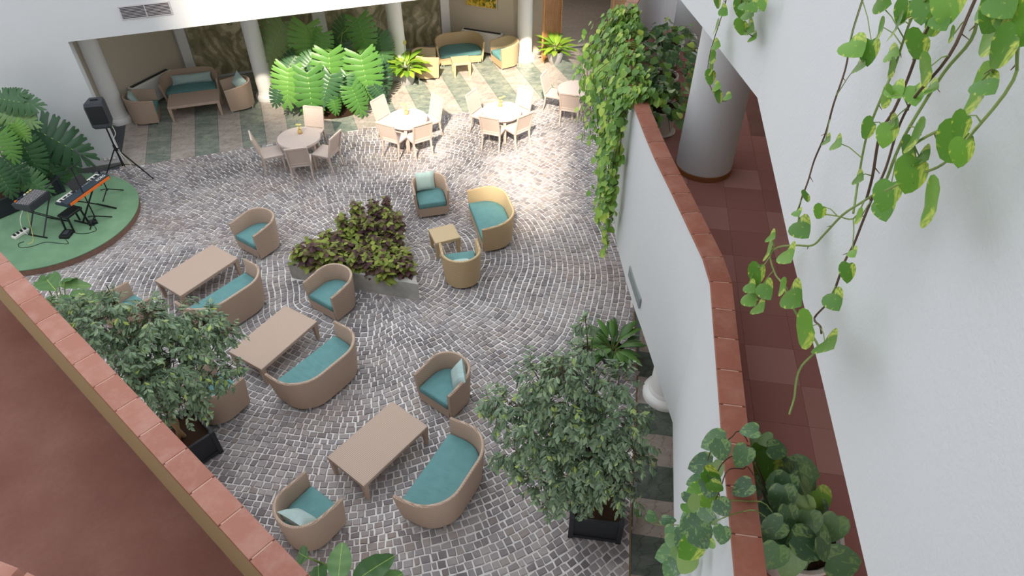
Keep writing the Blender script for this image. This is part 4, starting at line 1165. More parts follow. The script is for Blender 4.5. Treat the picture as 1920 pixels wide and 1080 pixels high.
# ---- elephant ears below the left balustrade
EAR = ([(x, y, z + .035 * math.sin(y * 22) * min(1, abs(x) * 5)) for x, y, z in blade(14, lambda t: .33 * math.sin(math.pi * (t ** .8 * .96 + .02)) ** .7, lambda t: -.25 * t * t, -.28)[0]], blade(14, lambda t: .1, lambda t: 0, 0)[1])
_n = len(EAR[0]); _r = []
for i in range(8):
    t0, t1 = i / 8, (i + 1) / 8; o_ = _n + len(_r)
    _r += [(-.011, t0, -.25 * t0 * t0 + .008), (.011, t0, -.25 * t0 * t0 + .008), (.007, t1, -.25 * t1 * t1 + .008), (-.007, t1, -.25 * t1 * t1 + .008)]
    EAR[1].append((o_, o_ + 1, o_ + 2, o_ + 3))
EAR = (EAR[0] + _r, EAR[1], [0] * 28 + [1] * 8)
ov = mesh_of('elephant_ear', EAR, [M['aloc'], M['rib']])
def ears(root, leaves, label, seed):
    random.seed(seed); t = thing('elephant_ear_plant', label, 'plant', root); Rt = Vector(root)
    for bx, by, tx, ty, zb, zt, w in leaves:
        b, e = at(bx, by, zb), at(tx, ty, zt); d = e - b
        leaf_obj(ov, t, b - Rt, d, Vector((0, -.35, 1)) + rnd(.12), d.length, wide=w)
        q = b - Rt; MB().tube([Vector((0, 0, 0)), q * .5 + Vector((0, 0, .25)), q], [.02, .016, .01], 6).build('stalk', M['stem_green'], t)
ears((-2.15, 3.95, 0), [(634, 1090, 641, 1010, 1.5, 1.55, .85), (662, 1092, 742, 1036, 1.5, 1.45, .75), (578, 1046, 552, 1034, 1.4, 1.3, 1.2), (600, 1098, 592, 1050, 1.2, 1.1, .9), (690, 1110, 760, 1070, 1.3, 1.2, .8)], 'elephant ear plant with big dark leaves at the bottom edge', 1)
ears((-7.6, 8.2, 0), [(105, 545, 72, 505, 1.0, 1.0, .8), (110, 535, 170, 530, 1.1, 1.0, .75), (130, 555, 192, 556, 1.05, .95, .8), (110, 560, 160, 585, 1.0, .9, .75), (95, 555, 95, 590, .9, .8, .8), (85, 530, 60, 522, .9, .8, .8), (140, 570, 178, 590, .9, .85, .8), (70, 545, 48, 560, .8, .75, .8), (120, 530, 145, 515, 1.15, 1.1, 1.1)], 'elephant ear plant with broad green leaves between the stage and left ficus', 2)

# ---- vines
pot_v = mesh_of('pothos_leaf', HEART, [M['pothos']]); pot_d = mesh_of('pothos_leaf_dark', HEART, [M['pothos_dark']]); pot_b = mesh_of('trailing_leaf', HEART, [M['pothos_bright']])
def wall_frame(P, y):
    for i in range(len(P) - 1):
        if P[i].y <= y < P[i + 1].y:
            d = (P[i + 1] - P[i]).normalized(); return Vector((P[i].x, P[i].y, 0)), Vector((-d.y, d.x, 0)), P[i].lerp(P[i + 1], (y - P[i].y) / (P[i + 1].y - P[i].y))
def dense(pts, n=4):
    v = [Vector((p.x, p.y, p.z)) for p in pts]
    return catmull(v, n)
p_near, n_near, _ = wall_frame(R_LINE, 3.2); p_far, n_far, _ = wall_frame(R_LINE, 5.4)
def hang(label, stems, leaves, p, n, off, seed, top):
    random.seed(seed)
    first = on_plane(*stems[0][0][0], p + n * off, n)
    root = Vector((first.x, first.y, RAIL + STOREY)) - n * (off - .08)
    t = thing('hanging_pothos', label, 'vine', tuple(root))
    allpts = []
    for pts, w, mat, goes_up in stems:
        q = [on_plane(x, y, p + n * (off + .03 * math.sin(i * 1.7 + pts[0][0])), n) for i, (x, y) in enumerate(pts)]
        if goes_up:
            up = q[0].copy(); k = (q[0] - q[1]); k = k / max(k.z, .05)
            up = q[0] + k * max(0.0, (RAIL + STOREY + .05 - q[0].z)) if q[0].z < RAIL + STOREY else q[0]
            up.x = lerp(q[0].x, up.x, .5); up.y = lerp(q[0].y, up.y, .5)
            q = [Vector((up.x, up.y, RAIL + STOREY + .04)) - n * (off - .02), up] + q
        c = dense(q); MB().tube([a - root for a in c], [w] * len(c), 6).build('stem', M[mat], t, True)
        allpts += c
        for i in range(3, len(c) - 2, 7):       # little aerial roots at the nodes
            a = c[i] - root; MB().tube([a, a + Vector((random.uniform(-.02, .02), random.uniform(-.02, .02), -.02)) + n * random.uniform(-.02, .01)], [w * .6, w * .25], 4).build('aerial_root', M['aerial'], t)
    for x, y, s_, ang in leaves:
        P0 = on_plane(x, y, p + n * (off + random.uniform(.0, .07)), n)
        Z = P0.y * CT + (EYE - P0.z) * ST; L = s_ / FPX * Z * 1.38
        g = R(ang); dz = on_plane(x + 10 * math.cos(g), y + 10 * math.sin(g), p + n * off, n) - on_plane(x, y, p + n * off, n)
        d = dz.normalized() + n * random.uniform(-.1, .25)
        view = (Vector((0, 0, EYE)) - P0).normalized()
        nn = n * .7 + view * 1.0 + Vector((0, 0, .3)) + rnd(.2)
        b = P0 - d.normalized() * L * .5
        leaf_obj(pot_v, t, b - root, d, nn, L)
        near_ = min(allpts, key=lambda a: (a - b).length)
        if .01 < (near_ - b).length < .3:
            MB().tube([near_ - root, (near_ + b) / 2 - root + Vector((0, 0, .01)), b - root], [.0025, .002, .002], 5).build('petiole', M['stem_green'], t)
    return t
SA = [([(1617, 0), (1596, 70), (1585, 130), (1563, 195), (1548, 250), (1527, 300), (1515, 340), (1502, 375), (1497, 400), (1501, 420)], .0042, 'stem_dark', True)]
LA = [(1602, 89, 43, 60), (1628, 100, 34, 100), (1612, 122, 28, 0), (1503, 429, 38, 70), (1510, 370, 20, 120), (1550, 262, 22, 10), (1495, 399, 18, 60)]
hang('single long pothos strand, leftmost on the near upper white wall', SA, LA, p_near, n_near, .10, 1, True)
SB = [([(1735, 0), (1710, 33), (1691, 85), (1676, 130), (1647, 196), (1624, 259), (1610, 333), (1600, 400)], .0045, 'stem_green', True),
      ([(1765, 0), (1750, 30), (1725, 85), (1702, 148), (1676, 207), (1650, 252), (1636, 330), (1625, 372)], .005, 'stem_dark', True),
      ([(1828, 0), (1780, 104), (1713, 185), (1684, 241), (1661, 315), (1639, 363), (1617, 417), (1601, 458), (1584, 490), (1568, 535), (1556, 564), (1527, 596), (1538, 612), (1540, 625)], .0045, 'stem_dark', True),
      ([(1843, 0), (1821, 74), (1769, 137), (1706, 237), (1680, 289), (1655, 350), (1621, 376), (1580, 403), (1544, 441), (1523, 460), (1491, 460), (1458, 464), (1444, 480), (1454, 515), (1466, 531), (1495, 592), (1530, 640), (1529, 659), (1503, 686), (1493, 714), (1489, 747), (1480, 776)], .0048, 'stem_green', True),
      ([(1621, 376), (1600, 410), (1570, 405), (1535, 400)], .003, 'stem_green', False), ([(1444, 480), (1430, 500), (1415, 505), (1405, 545), (1420, 562), (1436, 560)], .003, 'stem_green', False)]
LB_ = [(1647, 57, 36, 150), (1676, 52, 46, 160), (1673, 100, 30, 10), (1669, 128, 32, 175), (1658, 181, 36, 170), (1680, 170, 32, 60), (1717, 89, 46, 120), (1730, 133, 50, 150), (1748, 163, 28, 0), (1715, 178, 34, 80), (1624, 244, 32, 120), (1661, 256, 32, 100), (1673, 231, 30, 10),
       (1710, 256, 56, 170), (1699, 289, 50, 140), (1728, 293, 40, 10), (1704, 333, 52, 110), (1736, 381, 78, 170), (1660, 370, 42, 100), (1658, 393, 36, 80), (1569, 268, 28, 30), (1713, 11, 42, 150), (1732, 18, 42, 90), (1776, 15, 50, 100), (1782, 65, 26, 170), (1654, 4, 36, 20),
       (1446, 443, 24, 30), (1438, 470, 36, 165), (1476, 478, 40, 60), (1417, 517, 32, 100), (1407, 539, 24, 70), (1436, 545, 32, 80), (1407, 560, 32, 70), (1423, 576, 32, 45), (1464, 539, 30, 150), (1487, 556, 50, 60), (1503, 621, 60, 140), (1550, 643, 52, 20), (1564, 564, 36, 70), (1588, 513, 28, 100), (1599, 474, 20, 60), (1607, 407, 26, 150), (1535, 399, 22, 110), (1610, 333, 26, 20), (1745, 50, 36, 130), (1690, 25, 34, 110), (1765, 40, 34, 70)]
hang('thick tangle of variegated pothos hanging down the near upper white wall', SB, LB_, p_near, n_near, .14, 2, True)
SC = [([(1890, 0), (1875, 60), (1865, 118), (1854, 152), (1824, 196), (1791, 230), (1739, 255), (1700, 280)], .0045, 'stem_green', True), ([(1915, 60), (1900, 150), (1821, 252), (1769, 307), (1721, 328), (1660, 358)], .004, 'stem_green', True)]
LC = [(1780, 274, 66, 130), (1798, 241, 42, 120), (1824, 172, 80, 165), (1850, 160, 44, 40), (1854, 67, 72, 150), (1873, 96, 62, 130), (1861, 30, 58, 120), (1899, 33, 62, 100), (1880, 10, 50, 60), (1845, 15, 50, 160), (1910, 70, 44, 40), (1800, 290, 40, 110)]
hang('pothos strands with the largest leaves at the top right corner', SC, LC, p_near, n_near, .17, 3, True)
SD = [([(1366, -20), (1361, 0), (1351, 37), (1340, 70), (1330, 107), (1327, 145), (1337, 172), (1352, 189), (1367, 186)], .004, 'stem_dark', True)]
LD_ = [(1344, 6, 20, 110), (1357, 21, 18, 60), (1341, 52, 24, 150), (1343, 84, 19, 20), (1334, 107, 20, 170), (1331, 127, 25, 160), (1331, 147, 21, 100), (1344, 162, 17, 10), (1346, 182, 24, 110), (1365, 181, 15, 20)]
hang('thin pothos strand hanging in front of the thick gallery column', SD, LD_, p_far, n_far, .09, 4, True)
SE = [([(1396, -20), (1391, 0), (1389, 42), (1392, 52), (1400, 60), (1412, 69)], .0035, 'stem_dark', True), ([(1415, -20), (1418, 0), (1425, 18), (1432, 12)], .003, 'stem_green', True)]
LE = [(1389, 15, 28, 100), (1402, 8, 26, 30), (1412, 12, 22, 60), (1430, 9, 19, 80), (1402, 26, 26, 10), (1389, 54, 26, 110), (1406, 52, 26, 40), (1412, 69, 20, 10), (1396, 4, 24, 140)]
hang('short pothos tuft hanging at the bend of the upper white wall', SE, LE, p_far, n_far, .08, 5, True)

# ---- pothos pots on the gallery carpet
def pot_body(t, r, h, mat='pot_white', saucer=False):
    MB().lathe([(r * .62, 0), (r * .7, h * .1), (r * .92, h * .8), (r * .95, h * .86), (r * 1.04, h * .88), (r * 1.04, h), (r * .95, h), (r * .92, h * .9), (.02, h * .9)], 36).build('pot', M[mat], t, True)
    MB().lathe([(r * .9, h * .86), (r * .88, h * .93), (.02, h * .94)], 24).build('soil', M['soil'], t, True)
    if saucer: MB().lathe([(r * .8, 0.0), (r * .95, .03), (r * .92, .034), (r * .78, .012), (.02, .012)], 28).build('saucer', M['pot_white'], t, True)
random.seed(31)
BP = Vector((2.18, 2.62, GAL)); t = thing('potted_pothos', 'dark leafed pothos in a white bowl at the bottom right, trailing over the balustrade', 'potted plant', tuple(BP))
pot_body(t, .33, .42)
c4 = lambda x, y: (1160 + x / 3.6, 780 + y / 3.6)
def put(px, py, P0, s_, ang, me, nn, plane=None, z=None):
    Z = P0.y * CT + (EYE - P0.z) * ST; L = s_ / FPX * Z * 1.25; g = R(ang)
    u = Vector((1, 0, 0)); w = Vector((0, -ST, -CT)).normalized()        # image right, image down
    d = u * math.cos(g) + w * math.sin(g)
    d = (d + Vector((0, 0, random.uniform(-.3, .2)))).normalized()
    b = P0 - d * L * .5
    leaf_obj(me, t, b - BP, d, nn + rnd(.25), L); return b
pw_p, pw_n, _ = wall_frame(R_LINE, 2.6)
rim = BP + Vector((-.12, 0, .45))
for (x, y, s_, ang) in ((880, 100, 28, 180), (640, 175, 40, 160), (690, 235, 36, 80), (550, 330, 38, 170), (515, 445, 27, 170), (535, 490, 36, 170), (610, 490, 36, 100), (665, 370, 29, 60), (640, 420, 34, 40), (500, 570, 30, 60), (480, 640, 25, 60), (605, 570, 30, 150), (705, 625, 32, 60), (560, 660, 36, 120), (610, 690, 34, 60),
    (340, 705, 24, 20), (230, 685, 20, 30), (135, 660, 15, 10), (460, 690, 32, 150), (360, 815, 30, 100), (470, 760, 36, 140), (550, 840, 36, 60), (610, 860, 27, 60), (695, 810, 30, 100), (470, 900, 42, 150), (380, 870, 32, 80), (330, 935, 40, 170), (450, 1000, 36, 120), (380, 1020, 32, 100), (340, 1045, 28, 120), (420, 830, 34, 120), (540, 730, 34, 70), (660, 480, 26, 40), (590, 790, 30, 40), (430, 940, 34, 60), (520, 600, 30, 100)):
    px, py = c4(x, y); P0 = on_plane(px, py, pw_p + pw_n * (.10 + .10 * random.random()), pw_n)
    put(px, py, P0, s_, ang, pot_d if random.random() < .8 else pot_v, pw_n * .6 + Vector((0, -.3, .9)))
for (x, y, s_, ang) in ((830, 490, 34, 160), (925, 490, 34, 60), (830, 280, 36, 120), (890, 270, 38, 100), (990, 250, 38, 60), (910, 170, 28, 160), (1080, 230, 34, 10), (990, 165, 24, 170), (990, 360, 46, 120), (1100, 380, 46, 170), (1090, 320, 42, 20), (1260, 380, 52, 20), (1150, 420, 42, 60), (1280, 465, 52, 40), (1130, 480, 40, 100), (1280, 530, 46, 60), (1010, 590, 46, 70), (1100, 570, 48, 90), (1190, 550, 44, 60),
    (970, 675, 48, 170), (1030, 760, 42, 150), (1140, 700, 42, 90), (1170, 770, 46, 60), (1270, 750, 50, 90), (1440, 770, 46, 110), (1290, 880, 58, 30), (1150, 920, 52, 170), (1390, 900, 46, 60), (1040, 960, 46, 110), (1160, 1020, 52, 100), (1530, 985, 58, 0), (1090, 830, 46, 130), (1350, 660, 44, 50), (1220, 640, 46, 100), (1060, 480, 44, 150), (1380, 570, 40, 50), (1200, 850, 48, 90), (1010, 870, 42, 140), (1330, 800, 46, 60), (1240, 960, 40, 60), (1090, 660, 44, 110)):
    px, py = c4(x, y); P0 = at(px, py, 4.2 + random.uniform(-.08, .3) - (.12 if y > 800 else 0))
    if P0.x < pw_p.x + .35 and P0.z < RAIL: P0 = at(px, py, RAIL + .08 + random.random() * .08)
    put(px, py, P0, s_, ang, pot_d if random.random() < .9 else pot_v, Vector((-.1, -.35, 1)))
for pts in (((1000, 600), (860, 575), (740, 572), (660, 600), (590, 720), (470, 880), (400, 1010)), ((950, 650), (840, 645), (700, 690), (560, 770), (440, 850), (360, 960)), ((900, 380), (840, 358), (740, 365), (690, 480), (640, 600)), ((860, 150), (740, 160), (640, 200), (600, 300)), ((900, 290), (780, 268), (700, 320), (660, 420), (680, 540)), ((520, 740), (380, 735), (250, 730), (150, 690), (90, 655))):
    q = []
    for x, y in pts:
        px, py = c4(x, y)
        q.append(at(px, py, RAIL + .03) if x > 740 else on_plane(px, py, pw_p + pw_n * .12, pw_n))
    q = ([BP + Vector((-.1, 0, .38))] if pts[0][0] > 600 else []) + q
    MB().tube([a - BP for a in dense(q)], .0045, 5).build('vine', M['stem_dark' if pts[0][1] < 500 else 'stem_green'], t, True)

def pot_plant(P, r, h, n, spread, up, label, seed, me, saucer=False, mat='pot_white', size=.13):
    random.seed(seed); t = thing('potted_pothos', label, 'potted plant', tuple(P), 0)
    pot_body(t, r, h, mat, saucer)
    for i in range(n):
        d = rdir(); d.z = abs(d.z) * up - .15
        q = Vector((d.x * spread, d.y * spread, h + d.z * spread))
        k = random.uniform(.65, 1.05); q = Vector((q.x * k, q.y * k, h + (q.z - h) * k))
        ld = Vector((d.x, d.y, -.45)) + rnd(.35)
        leaf_obj(me[0] if random.random() < .75 else me[1], t, q, ld, Vector((d.x * .4, d.y * .4 - .3, 1)) + rnd(.25), size * random.uniform(.7, 1.2))
    for i in range(9):
        g = i * .7; e = Vector((math.cos(g) * spread * .9, math.sin(g) * spread * .9, h + random.uniform(-.25, .3)))
        MB().tube([Vector((0, 0, h * .9)), e * .5 + Vector((0, 0, h * .75)), e], [.006, .005, .003], 5).build('vine', M['stem_dark'], t)
    return t
g1 = at(1243, 243, GAL); 
pot_plant(Vector((2.28, 9.45, GAL)), .25, .42, 120, .42, .9, 'pothos in a white pot with saucer beside the thick gallery column', 41, (pot_b, pot_d), True)
pot_plant(Vector((2.45, 10.55, GAL)), .25, .42, 150, .62, 1.0, 'dark pothos in a white pot, second along the gallery balustrade', 42, (pot_d, pot_b))
pot_plant(Vector((2.75, 11.75, GAL)), .25, .42, 110, .55, .9, 'dark pothos in a pale pot, farthest along the gallery balustrade', 43, (pot_d, pot_b))
# curtain of trailing vine over the outer face of the balustrade
random.seed(51)
fr0 = wall_frame(R_LINE, 9.3); TB = Vector((fr0[2].x + .3, 9.3, RAIL))
t = thing('trailing_vine', 'bright green curtain of vine trailing over the curved white balustrade', 'vine', tuple(TB))
cand = []
for sN in range(52):
    y = 8.25 + 3.2 * random.random() ** 1.1; fr_ = wall_frame(R_LINE, y); n = fr_[1]; c = Vector((fr_[2].x, fr_[2].y, 0))
    frac = (y - 8.25) / 3.2
    ln = random.uniform(.5, 2.75) * lerp(1.0, .65, frac); out = random.uniform(.04, .16) + (random.random() ** 2) * lerp(.10, .48, sm(frac * 1.3))
    P = [c - n * .25 + Vector((0, 0, RAIL + .05)), c - n * .05 + Vector((0, 0, RAIL + .08)), c + n * (out * .6 + .04) + Vector((0, 0, RAIL - .12)), c + n * (out + .05) + Vector((0, -.03, RAIL - .12 - ln * .4)), c + n * (out * .8 + .07) + Vector((0, -.1, RAIL - .12 - ln * .75)), c + n * (out * .7 + .08) + Vector((0, -.14, RAIL - .12 - ln))]
    cv = dense(P, 4); MB().tube([a - TB for a in cv], [.004] * len(cv), 4).build('vine', M['stem_dark'], t)
    L = sum((b - a).length for a, b in zip(cv[:-1], cv[1:])); k = int(L / .062)
    for i in range(k):
        f = (i + .5) / k * (len(cv) - 1); a = cv[int(f)].lerp(cv[min(int(f) + 1, len(cv) - 1)], f % 1)
        cand.append((a + rnd(.035) + n * abs(random.gauss(0, .03)), n))
for y in np.linspace(8.3, 11.4, 70):
    fr_ = wall_frame(R_LINE, float(y)); c = Vector((fr_[2].x, fr_[2].y, RAIL)); cand.append((c - fr_[1] * random.uniform(-.05, .3) + Vector((0, 0, random.uniform(.02, .16))), fr_[1]))
random.shuffle(cand); rest = MB()
for i, (p, n) in enumerate(cand):
    d = n * random.uniform(-.1, .8) + Vector((random.gauss(0, .3), random.gauss(0, .45), -1.0 + .5 * random.random())); nn = n * .8 + Vector((0, -.35, .7)) + rnd(.3); s_ = .098 * random.uniform(.65, 1.35)
    if i < 300: leaf_obj(pot_b if random.random() < .85 else pot_d, t, p - TB, d, nn, s_ * 1.15)
    else: leaf_add(rest, HEART, p - TB, d, nn, s_)
tag(rest.build('small_leaves', M['pothos_bright'], t, 'all'), kind='stuff')
print('curtain leaves', len(cand))

# ================================================================== stage and music gear
sg = thing('round_stage', 'low round stage with green turf top and brown rim', 'stage', (STG.x, STG.y, 0))
MB().lathe([(SR_ - .01, 0), (SR_ - .01, .14)], 96).build('rim', M['stage_rim'], sg, True)
MB().lathe([(SR_, .135), (SR_ + .004, .155), (SR_ - .01, .165), (.02, .165)], 96).build('turf', M['turf'], sg, True)
SZ = .165
def axis_box(m, a, b, w, h, z):            # box along a->b with width w, height h, centre height z
    c = (a + b) / 2; d = b - a; m.box((c.x, c.y, z), (d.length, w, h), math.atan2(d.y, d.x))
# keyboard: end points of its rear edge
ka, kb = at(128, 388, .80), at(206, 332, .80); kd = (kb - ka).normalized(); kang = math.atan2(kd.y, kd.x); KL = (kb - ka).length
kn = Vector((-kd.y, kd.x, 0)); kc = (ka + kb) / 2 + kn * .16
kt = thing('keyboard', 'dark blue electronic keyboard with orange rear stripe on the green stage', 'keyboard', (kc.x, kc.y, .78), kang)
# local: x along, -y = rear (toward camera), +y = player side
MB().add([(-KL / 2, -.16, 0), (KL / 2, -.16, 0), (KL / 2, .17, 0), (-KL / 2, .17, 0), (-KL / 2, -.16, .075), (KL / 2, -.16, .075), (KL / 2, -.02, .11), (-KL / 2, -.02, .11), (KL / 2, .03, .05), (-KL / 2, .03, .05), (KL / 2, .17, .045), (-KL / 2, .17, .045)],
    [(3, 2, 1, 0), (0, 1, 5, 4), (4, 5, 6, 7), (7, 6, 8, 9), (9, 8, 10, 11), (2, 3, 11, 10), (0, 4, 7, 9, 11, 3), (1, 2, 10, 8, 6, 5)]).build('body', M['navy'], kt)
MB().box((.02, -.166, .03), (KL * .93, .014, .055)).build('rear_stripe', M['orange'], kt)
nk = 36
for i in range(nk): MB().box((-KL / 2 + .04 + (KL - .08) * (i + .5) / nk, .10, .055), ((KL - .08) / nk * .9, .13, .014)).build('white_key', M['ivory'], kt)
bk = [i for i in range(nk - 1) if i % 7 in (0, 1, 3, 4, 5)]
for i in bk: MB().box((-KL / 2 + .04 + (KL - .08) * (i + 1) / nk, .07, .069), ((KL - .08) / nk * .5, .08, .016)).build('black_key', M['black'], kt)
MB().box((.0, .0, .103), (.2, .07, .006)).build('display', M['dark_grey'], kt)
for i in range(10): MB().box((-KL * .4 + i * .045 + (.25 if i > 4 else 0), -.01, .108), (.02, .02, .008)).build('button', M['grille'], kt)
fc_ = bpy.data.curves.new('brand_lettering', 'FONT'); fc_.body = 'KORG'; fc_.size = .085; fc_.align_x = 'CENTER'; fc_.align_y = 'CENTER'; fc_.extrude = .002
tmp = bpy.data.objects.new('tmp', fc_); S.collection.objects.link(tmp)
dg = bpy.context.evaluated_depsgraph_get(); lm = bpy.data.meshes.new_from_object(tmp.evaluated_get(dg)); bpy.data.objects.remove(tmp)
lm.materials.clear(); lm.materials.append(M['ivory'])
lo = inst('lettering', lm, kt); sl_ = math.atan2(.035, .14)
lo.matrix_local = Matrix.Translation((KL / 2 - .17, -.105, .0925)) @ Matrix.Rotation(sl_, 4, 'X')
# music rest
MB().add([(-.22, .0, .11), (.18, .0, .11), (.18, .09, .30), (-.22, .09, .30), (-.22, .008, .11), (.18, .008, .11), (.18, .098, .30), (-.22, .098, .30)], [(0, 1, 2, 3), (7, 6, 5, 4), (0, 4, 5, 1), (2, 6, 7, 3), (1, 5, 6, 2), (0, 3, 7, 4)]).build('music_rest', M['black'], kt)
# keyboard X stand
ks = thing('keyboard_stand', 'black folding stand carrying the keyboard', 'stand', (kc.x, kc.y, SZ), kang)
h = .78 - SZ
for sx in (-1, 1):
    MB().bar((-.32 * sx, .0 + .03 * sx, .03), (.32 * sx, .03 * sx, h - .02), .017).build('cross_leg', M['black'], ks)
    MB().bar((-.32 * sx, -.26, .018), (-.32 * sx, .26, .018), .018).build('foot_bar', M['black'], ks)
    MB().bar((.32 * sx, -.15, h - .02), (.32 * sx, .15, h - .02), .018).build('support_bar', M['black'], ks)
# bench
bc = at(131, 398, .52)
bn_ = thing('keyboard_bench', 'black bench behind the keyboard', 'bench', (bc.x, bc.y, SZ), kang)
MB().box((0, 0, .36), (.42, .26, .06), 0, 1, .015).build('seat', M['black'], bn_)
for sx in (-1, 1):
    for sy in (-1, 1): MB().bar((sx * .19, sy * .11, 0), (sx * .17, sy * .1, .33), .02).build('leg', M['black'], bn_)
# mixer on its stand
mc = at(60, 376, .86); ma = kang + R(4)
mt = thing('audio_mixer', 'grey audio mixer with rows of knobs on a stand at the stage edge', 'mixer', (mc.x, mc.y, .79), ma)
MB().add([(-.26, -.2, 0), (.26, -.2, 0), (.26, .2, 0), (-.26, .2, 0), (-.28, -.22, .16), (.28, -.22, .16), (.28, .22, .13), (-.28, .22, .13)], [(3, 2, 1, 0), (4, 5, 6, 7), (0, 1, 5, 4), (1, 2, 6, 5), (2, 3, 7, 6), (3, 0, 4, 7)]).build('case', M['dark_grey'], mt)
MB().add([(-.26, -.19, .158), (.26, -.19, .158), (.26, .2, .134), (-.26, .2, .134), (-.26, -.19, .164), (.26, -.19, .164), (.26, .2, .14), (-.26, .2, .14)], [(3, 2, 1, 0), (4, 5, 6, 7), (0, 1, 5, 4), (1, 2, 6, 5), (2, 3, 7, 6), (3, 0, 4, 7)]).build('panel', M['dark_grey'], mt)
kb_ = MB()
for i in range(16):
    for j in range(8): kb_.box((-.24 + i * .032, -.17 + j * .04, .168 - j * .0025), (.012, .014, .014))
tag(kb_.build('knobs', M['grille'], mt), kind='stuff')
for i, cmt in enumerate(('orange', 'navy', 'navy', 'ivory', 'flower', 'flower')): MB().box((-.2 + i * .08, .165, .16), (.05, .02, .02)).build('plug', M[cmt], mt)
ms = thing('mixer_stand', 'black X shaped stand under the audio mixer', 'stand', (mc.x, mc.y, SZ), ma)
hh = .79 - SZ
for sx in (-1, 1):
    for sy in (-1, 1): MB().bar((-.3 * sx, sy * .17, .02), (.22 * sx, sy * .17, hh - .02), .014).build('cross_leg', M['dark_grey'], ms)
    MB().bar((-.3 * sx, -.26, .016), (-.3 * sx, .26, .016), .016).build('foot_bar', M['black'], ms)
    MB().bar((.22 * sx, -.2, hh - .014), (.22 * sx, .2, hh - .014), .014).build('support_bar', M['black'], ms)
# microphone boom stand
def mic_stand(base, top, boom0, boom1, label, feet=3):
    t = thing('microphone_stand', label, 'stand', tuple(base)); B = Vector(base)
    for k in range(feet):
        g = k * 2 * math.pi / 3 + .5; MB().bar((0, 0, .14), (.3 * math.cos(g), .3 * math.sin(g), .012), .012).build('leg', M['black'], t)
    MB().tube([(0, 0, .1), Vector(top) - B], [.014, .01], 8).build('pole', M['black'], t, True)
    MB().tube([Vector(top) - B + Vector((0, 0, -.04)), Vector(top) - B + Vector((0, 0, .05))], [.022, .022], 8).build('clutch', M['black'], t, True)
    MB().bar(Vector(boom0) - B, Vector(boom1) - B, .008, .008, 6).build('boom', M['black'], t)
    e = Vector(boom1) - B; dv = (Vector(boom1) - Vector(boom0)).normalized()
    MB().tube([e, e + dv * .1, e + dv * .13, e + dv * .17], [.013, .015, .024, .018], 8).build('microphone', M['dark_grey'], t, True)
m1 = at(180, 400, SZ)
mic_stand(tuple(at(205, 364, SZ)), tuple(at(205, 364, SZ) + Vector((0, 0, .55))), tuple(at(205, 364, SZ) + Vector((.02, 0, .62))), tuple(at(205, 364, SZ) + Vector((-.32, .15, .9))), 'short black microphone stand at the right end of the green stage')
b2 = at(182, 415, SZ); tp2 = b2 + Vector((-.06, .1, 1.22))
mic_stand(tuple(b2), tuple(tp2), tuple(tp2 + Vector((.16, .1, .12))), tuple(tp2 + Vector((-.5, -.08, -.28))), 'tall black boom microphone stand in front of the keyboard')
# pedals, power strip, cables
def pedal(px, py, rz, w, label):
    p = at(px, py, SZ); t = thing('foot_pedal', label, 'pedal', tuple(p), rz)
    MB().box((0, 0, .035), (w, w * .8, .07), 0, 1.1, .008).build('case', M['black'], t); MB().box((0, -.01, .075), (w * .6, w * .4, .012)).build('treadle', M['dark_grey'], t)
pedal(126, 441, kang + .3, .24, 'square black pedal box at the front of the green stage')
pedal(175, 419, kang - .6, .16, 'small black sustain pedal under the keyboard')
ps = at(40, 440, SZ); t = thing('power_strip', 'white power strip with plugs near the mixer stand', 'power strip', tuple(ps), kang - .1)
MB().box((0, 0, .03), (.34, .12, .06), 0, 1, .008).build('housing', M['ivory'], t)
for i in range(4): MB().box((-.12 + i * .08, 0, .075), (.04, .05, .035)).build('plug', M['black'], t)
def cable(pts, label, mat, r=.006):
    q = dense([at(x, y, z) for x, y, z in pts], 5); B = q[0].copy()
    tag(MB().tube([a - B for a in q], r, 5).build('cable', M[mat], None, True, tuple(B)), label, 'cable', 'cables on the stage')
z_ = SZ + .008
cable([(122, 448, z_), (128, 457, z_), (110, 456, z_), (85, 454, z_), (60, 462, z_), (38, 464, z_), (35, 457, z_), (45, 453, z_)], 'black cable looping from the pedal box toward the mixer', 'black')
cable([(178, 425, z_), (180, 432, z_), (165, 437, z_), (150, 438, z_), (140, 436, z_)], 'black cable between the two foot pedals', 'black')
cable([(44, 390, .82), (38, 410, .6), (42, 430, .35), (52, 440, .25)], 'pale cable hanging from the mixer to the power strip', 'ivory', .007)
cable([(50, 388, .82), (54, 412, .5), (60, 435, .22), (62, 452, z_), (52, 458, z_)], 'yellowish cable drooping below the mixer to the turf', 'flower', .006)
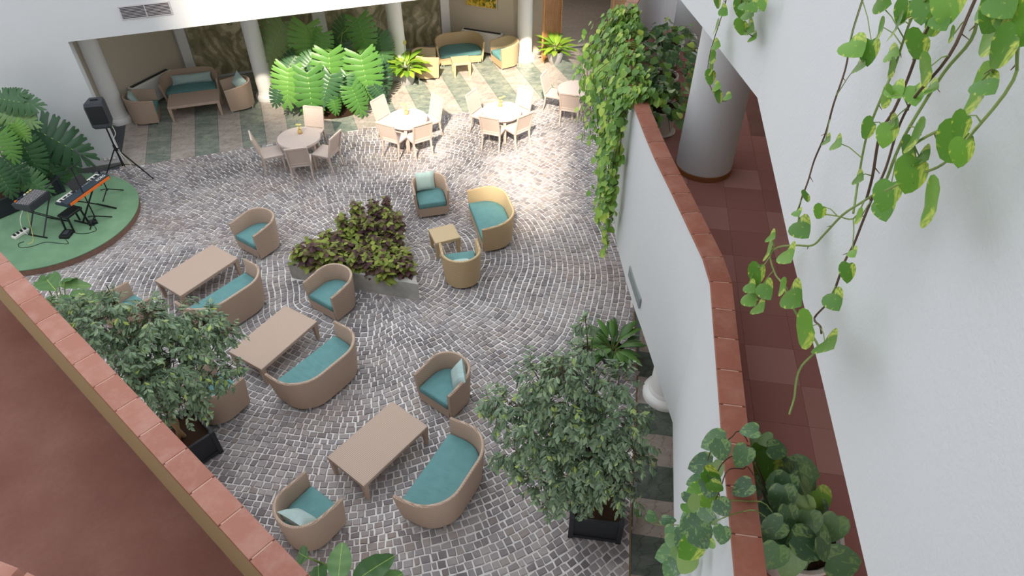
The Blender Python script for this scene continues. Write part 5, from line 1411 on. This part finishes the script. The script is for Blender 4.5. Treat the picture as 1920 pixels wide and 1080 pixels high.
# loudspeaker on tripod
sp = Vector((-9.0, 13.6, 0)); pole_top = 1.37
t = thing('speaker_stand', 'black tripod stand holding the loudspeaker', 'stand', tuple(sp))
for g, L in ((R(-5), .62), (R(120), .55), (R(215), .55)):
    e = Vector((math.cos(g) * L, math.sin(g) * L, .014)); MB().bar((0, 0, .82), e, .016).build('leg', M['black'], t)
    MB().bar((0, 0, .38), e * .55 + Vector((0, 0, .36)), .01).build('brace', M['black'], t)
MB().tube([(0, 0, .34), (0, 0, pole_top)], [.019, .017], 10).build('pole', M['black'], t, True)
MB().tube([(0, 0, .74), (0, 0, .88)], [.035, .035], 10).build('collar', M['black'], t, True)
MB().tube([(.03, 0, .8), (.08, -.02, .8)], [.014, .02], 8).build('knob', M['black'], t, True)
t = thing('loudspeaker', 'black loudspeaker box on a tripod in front of the white facade', 'speaker', (sp.x, sp.y, pole_top), R(12))
pr_ = [(-.2, -.17), (.2, -.17), (.15, .17), (-.15, .17)]
m = MB(); n = 4
def ring(k, z, dy=0): return [(x * k, y * k + dy, z) for x, y in pr_]
m.add(ring(.84, 0) + ring(1, .06) + ring(1, .52) + ring(.9, .60), [(3, 2, 1, 0), (12, 13, 14, 15)] + [(b + i, b + (i + 1) % 4, b + 4 + (i + 1) % 4, b + 4 + i) for b in (0, 4, 8) for i in range(4)])
m.build('cabinet', M['dark_grey'], t)
MB().box((0, -.175, .33), (.34, .012, .40)).build('grille', M['black'], t)
MB().box((0, -.175, .09), (.24, .016, .06)).build('badge_plate', M['dark_grey'], t)
MB().bar((-.08, 0, .615), (.08, 0, .615), .012).build('handle', M['black'], t)
cb = [sp + Vector((.1, .02, 1.5)), sp + Vector((.16, .0, 1.2)), sp + Vector((.05, -.02, 1.0)), sp + Vector((.09, -.02, .7)), sp + Vector((.2, -.03, .42)), sp + Vector((.24, -.03, .05))]
c = dense(cb, 5); tag(MB().tube([a - c[0] for a in c], .006, 5).build('cable', M['ivory'], None, True, tuple(c[0])), 'white cable running down the loudspeaker stand', 'cable', 'cables on the stage')
# wall sockets low on the facade
q = on_plane(206, 297, F(0, -.01), Vector((ET.x, ET.y, 0)))
t = thing('wall_socket', 'pale socket plate low on the white facade behind the tripod', 'socket', tuple(q), FANG)
MB().box((0, 0, 0), (.3, .02, .09), 0, 1, .004).build('plate', M['grille'], t)
for i in range(3): MB().box((-.1 + i * .1, -.012, 0), (.05, .008, .05)).build('outlet', M['ivory'], t)
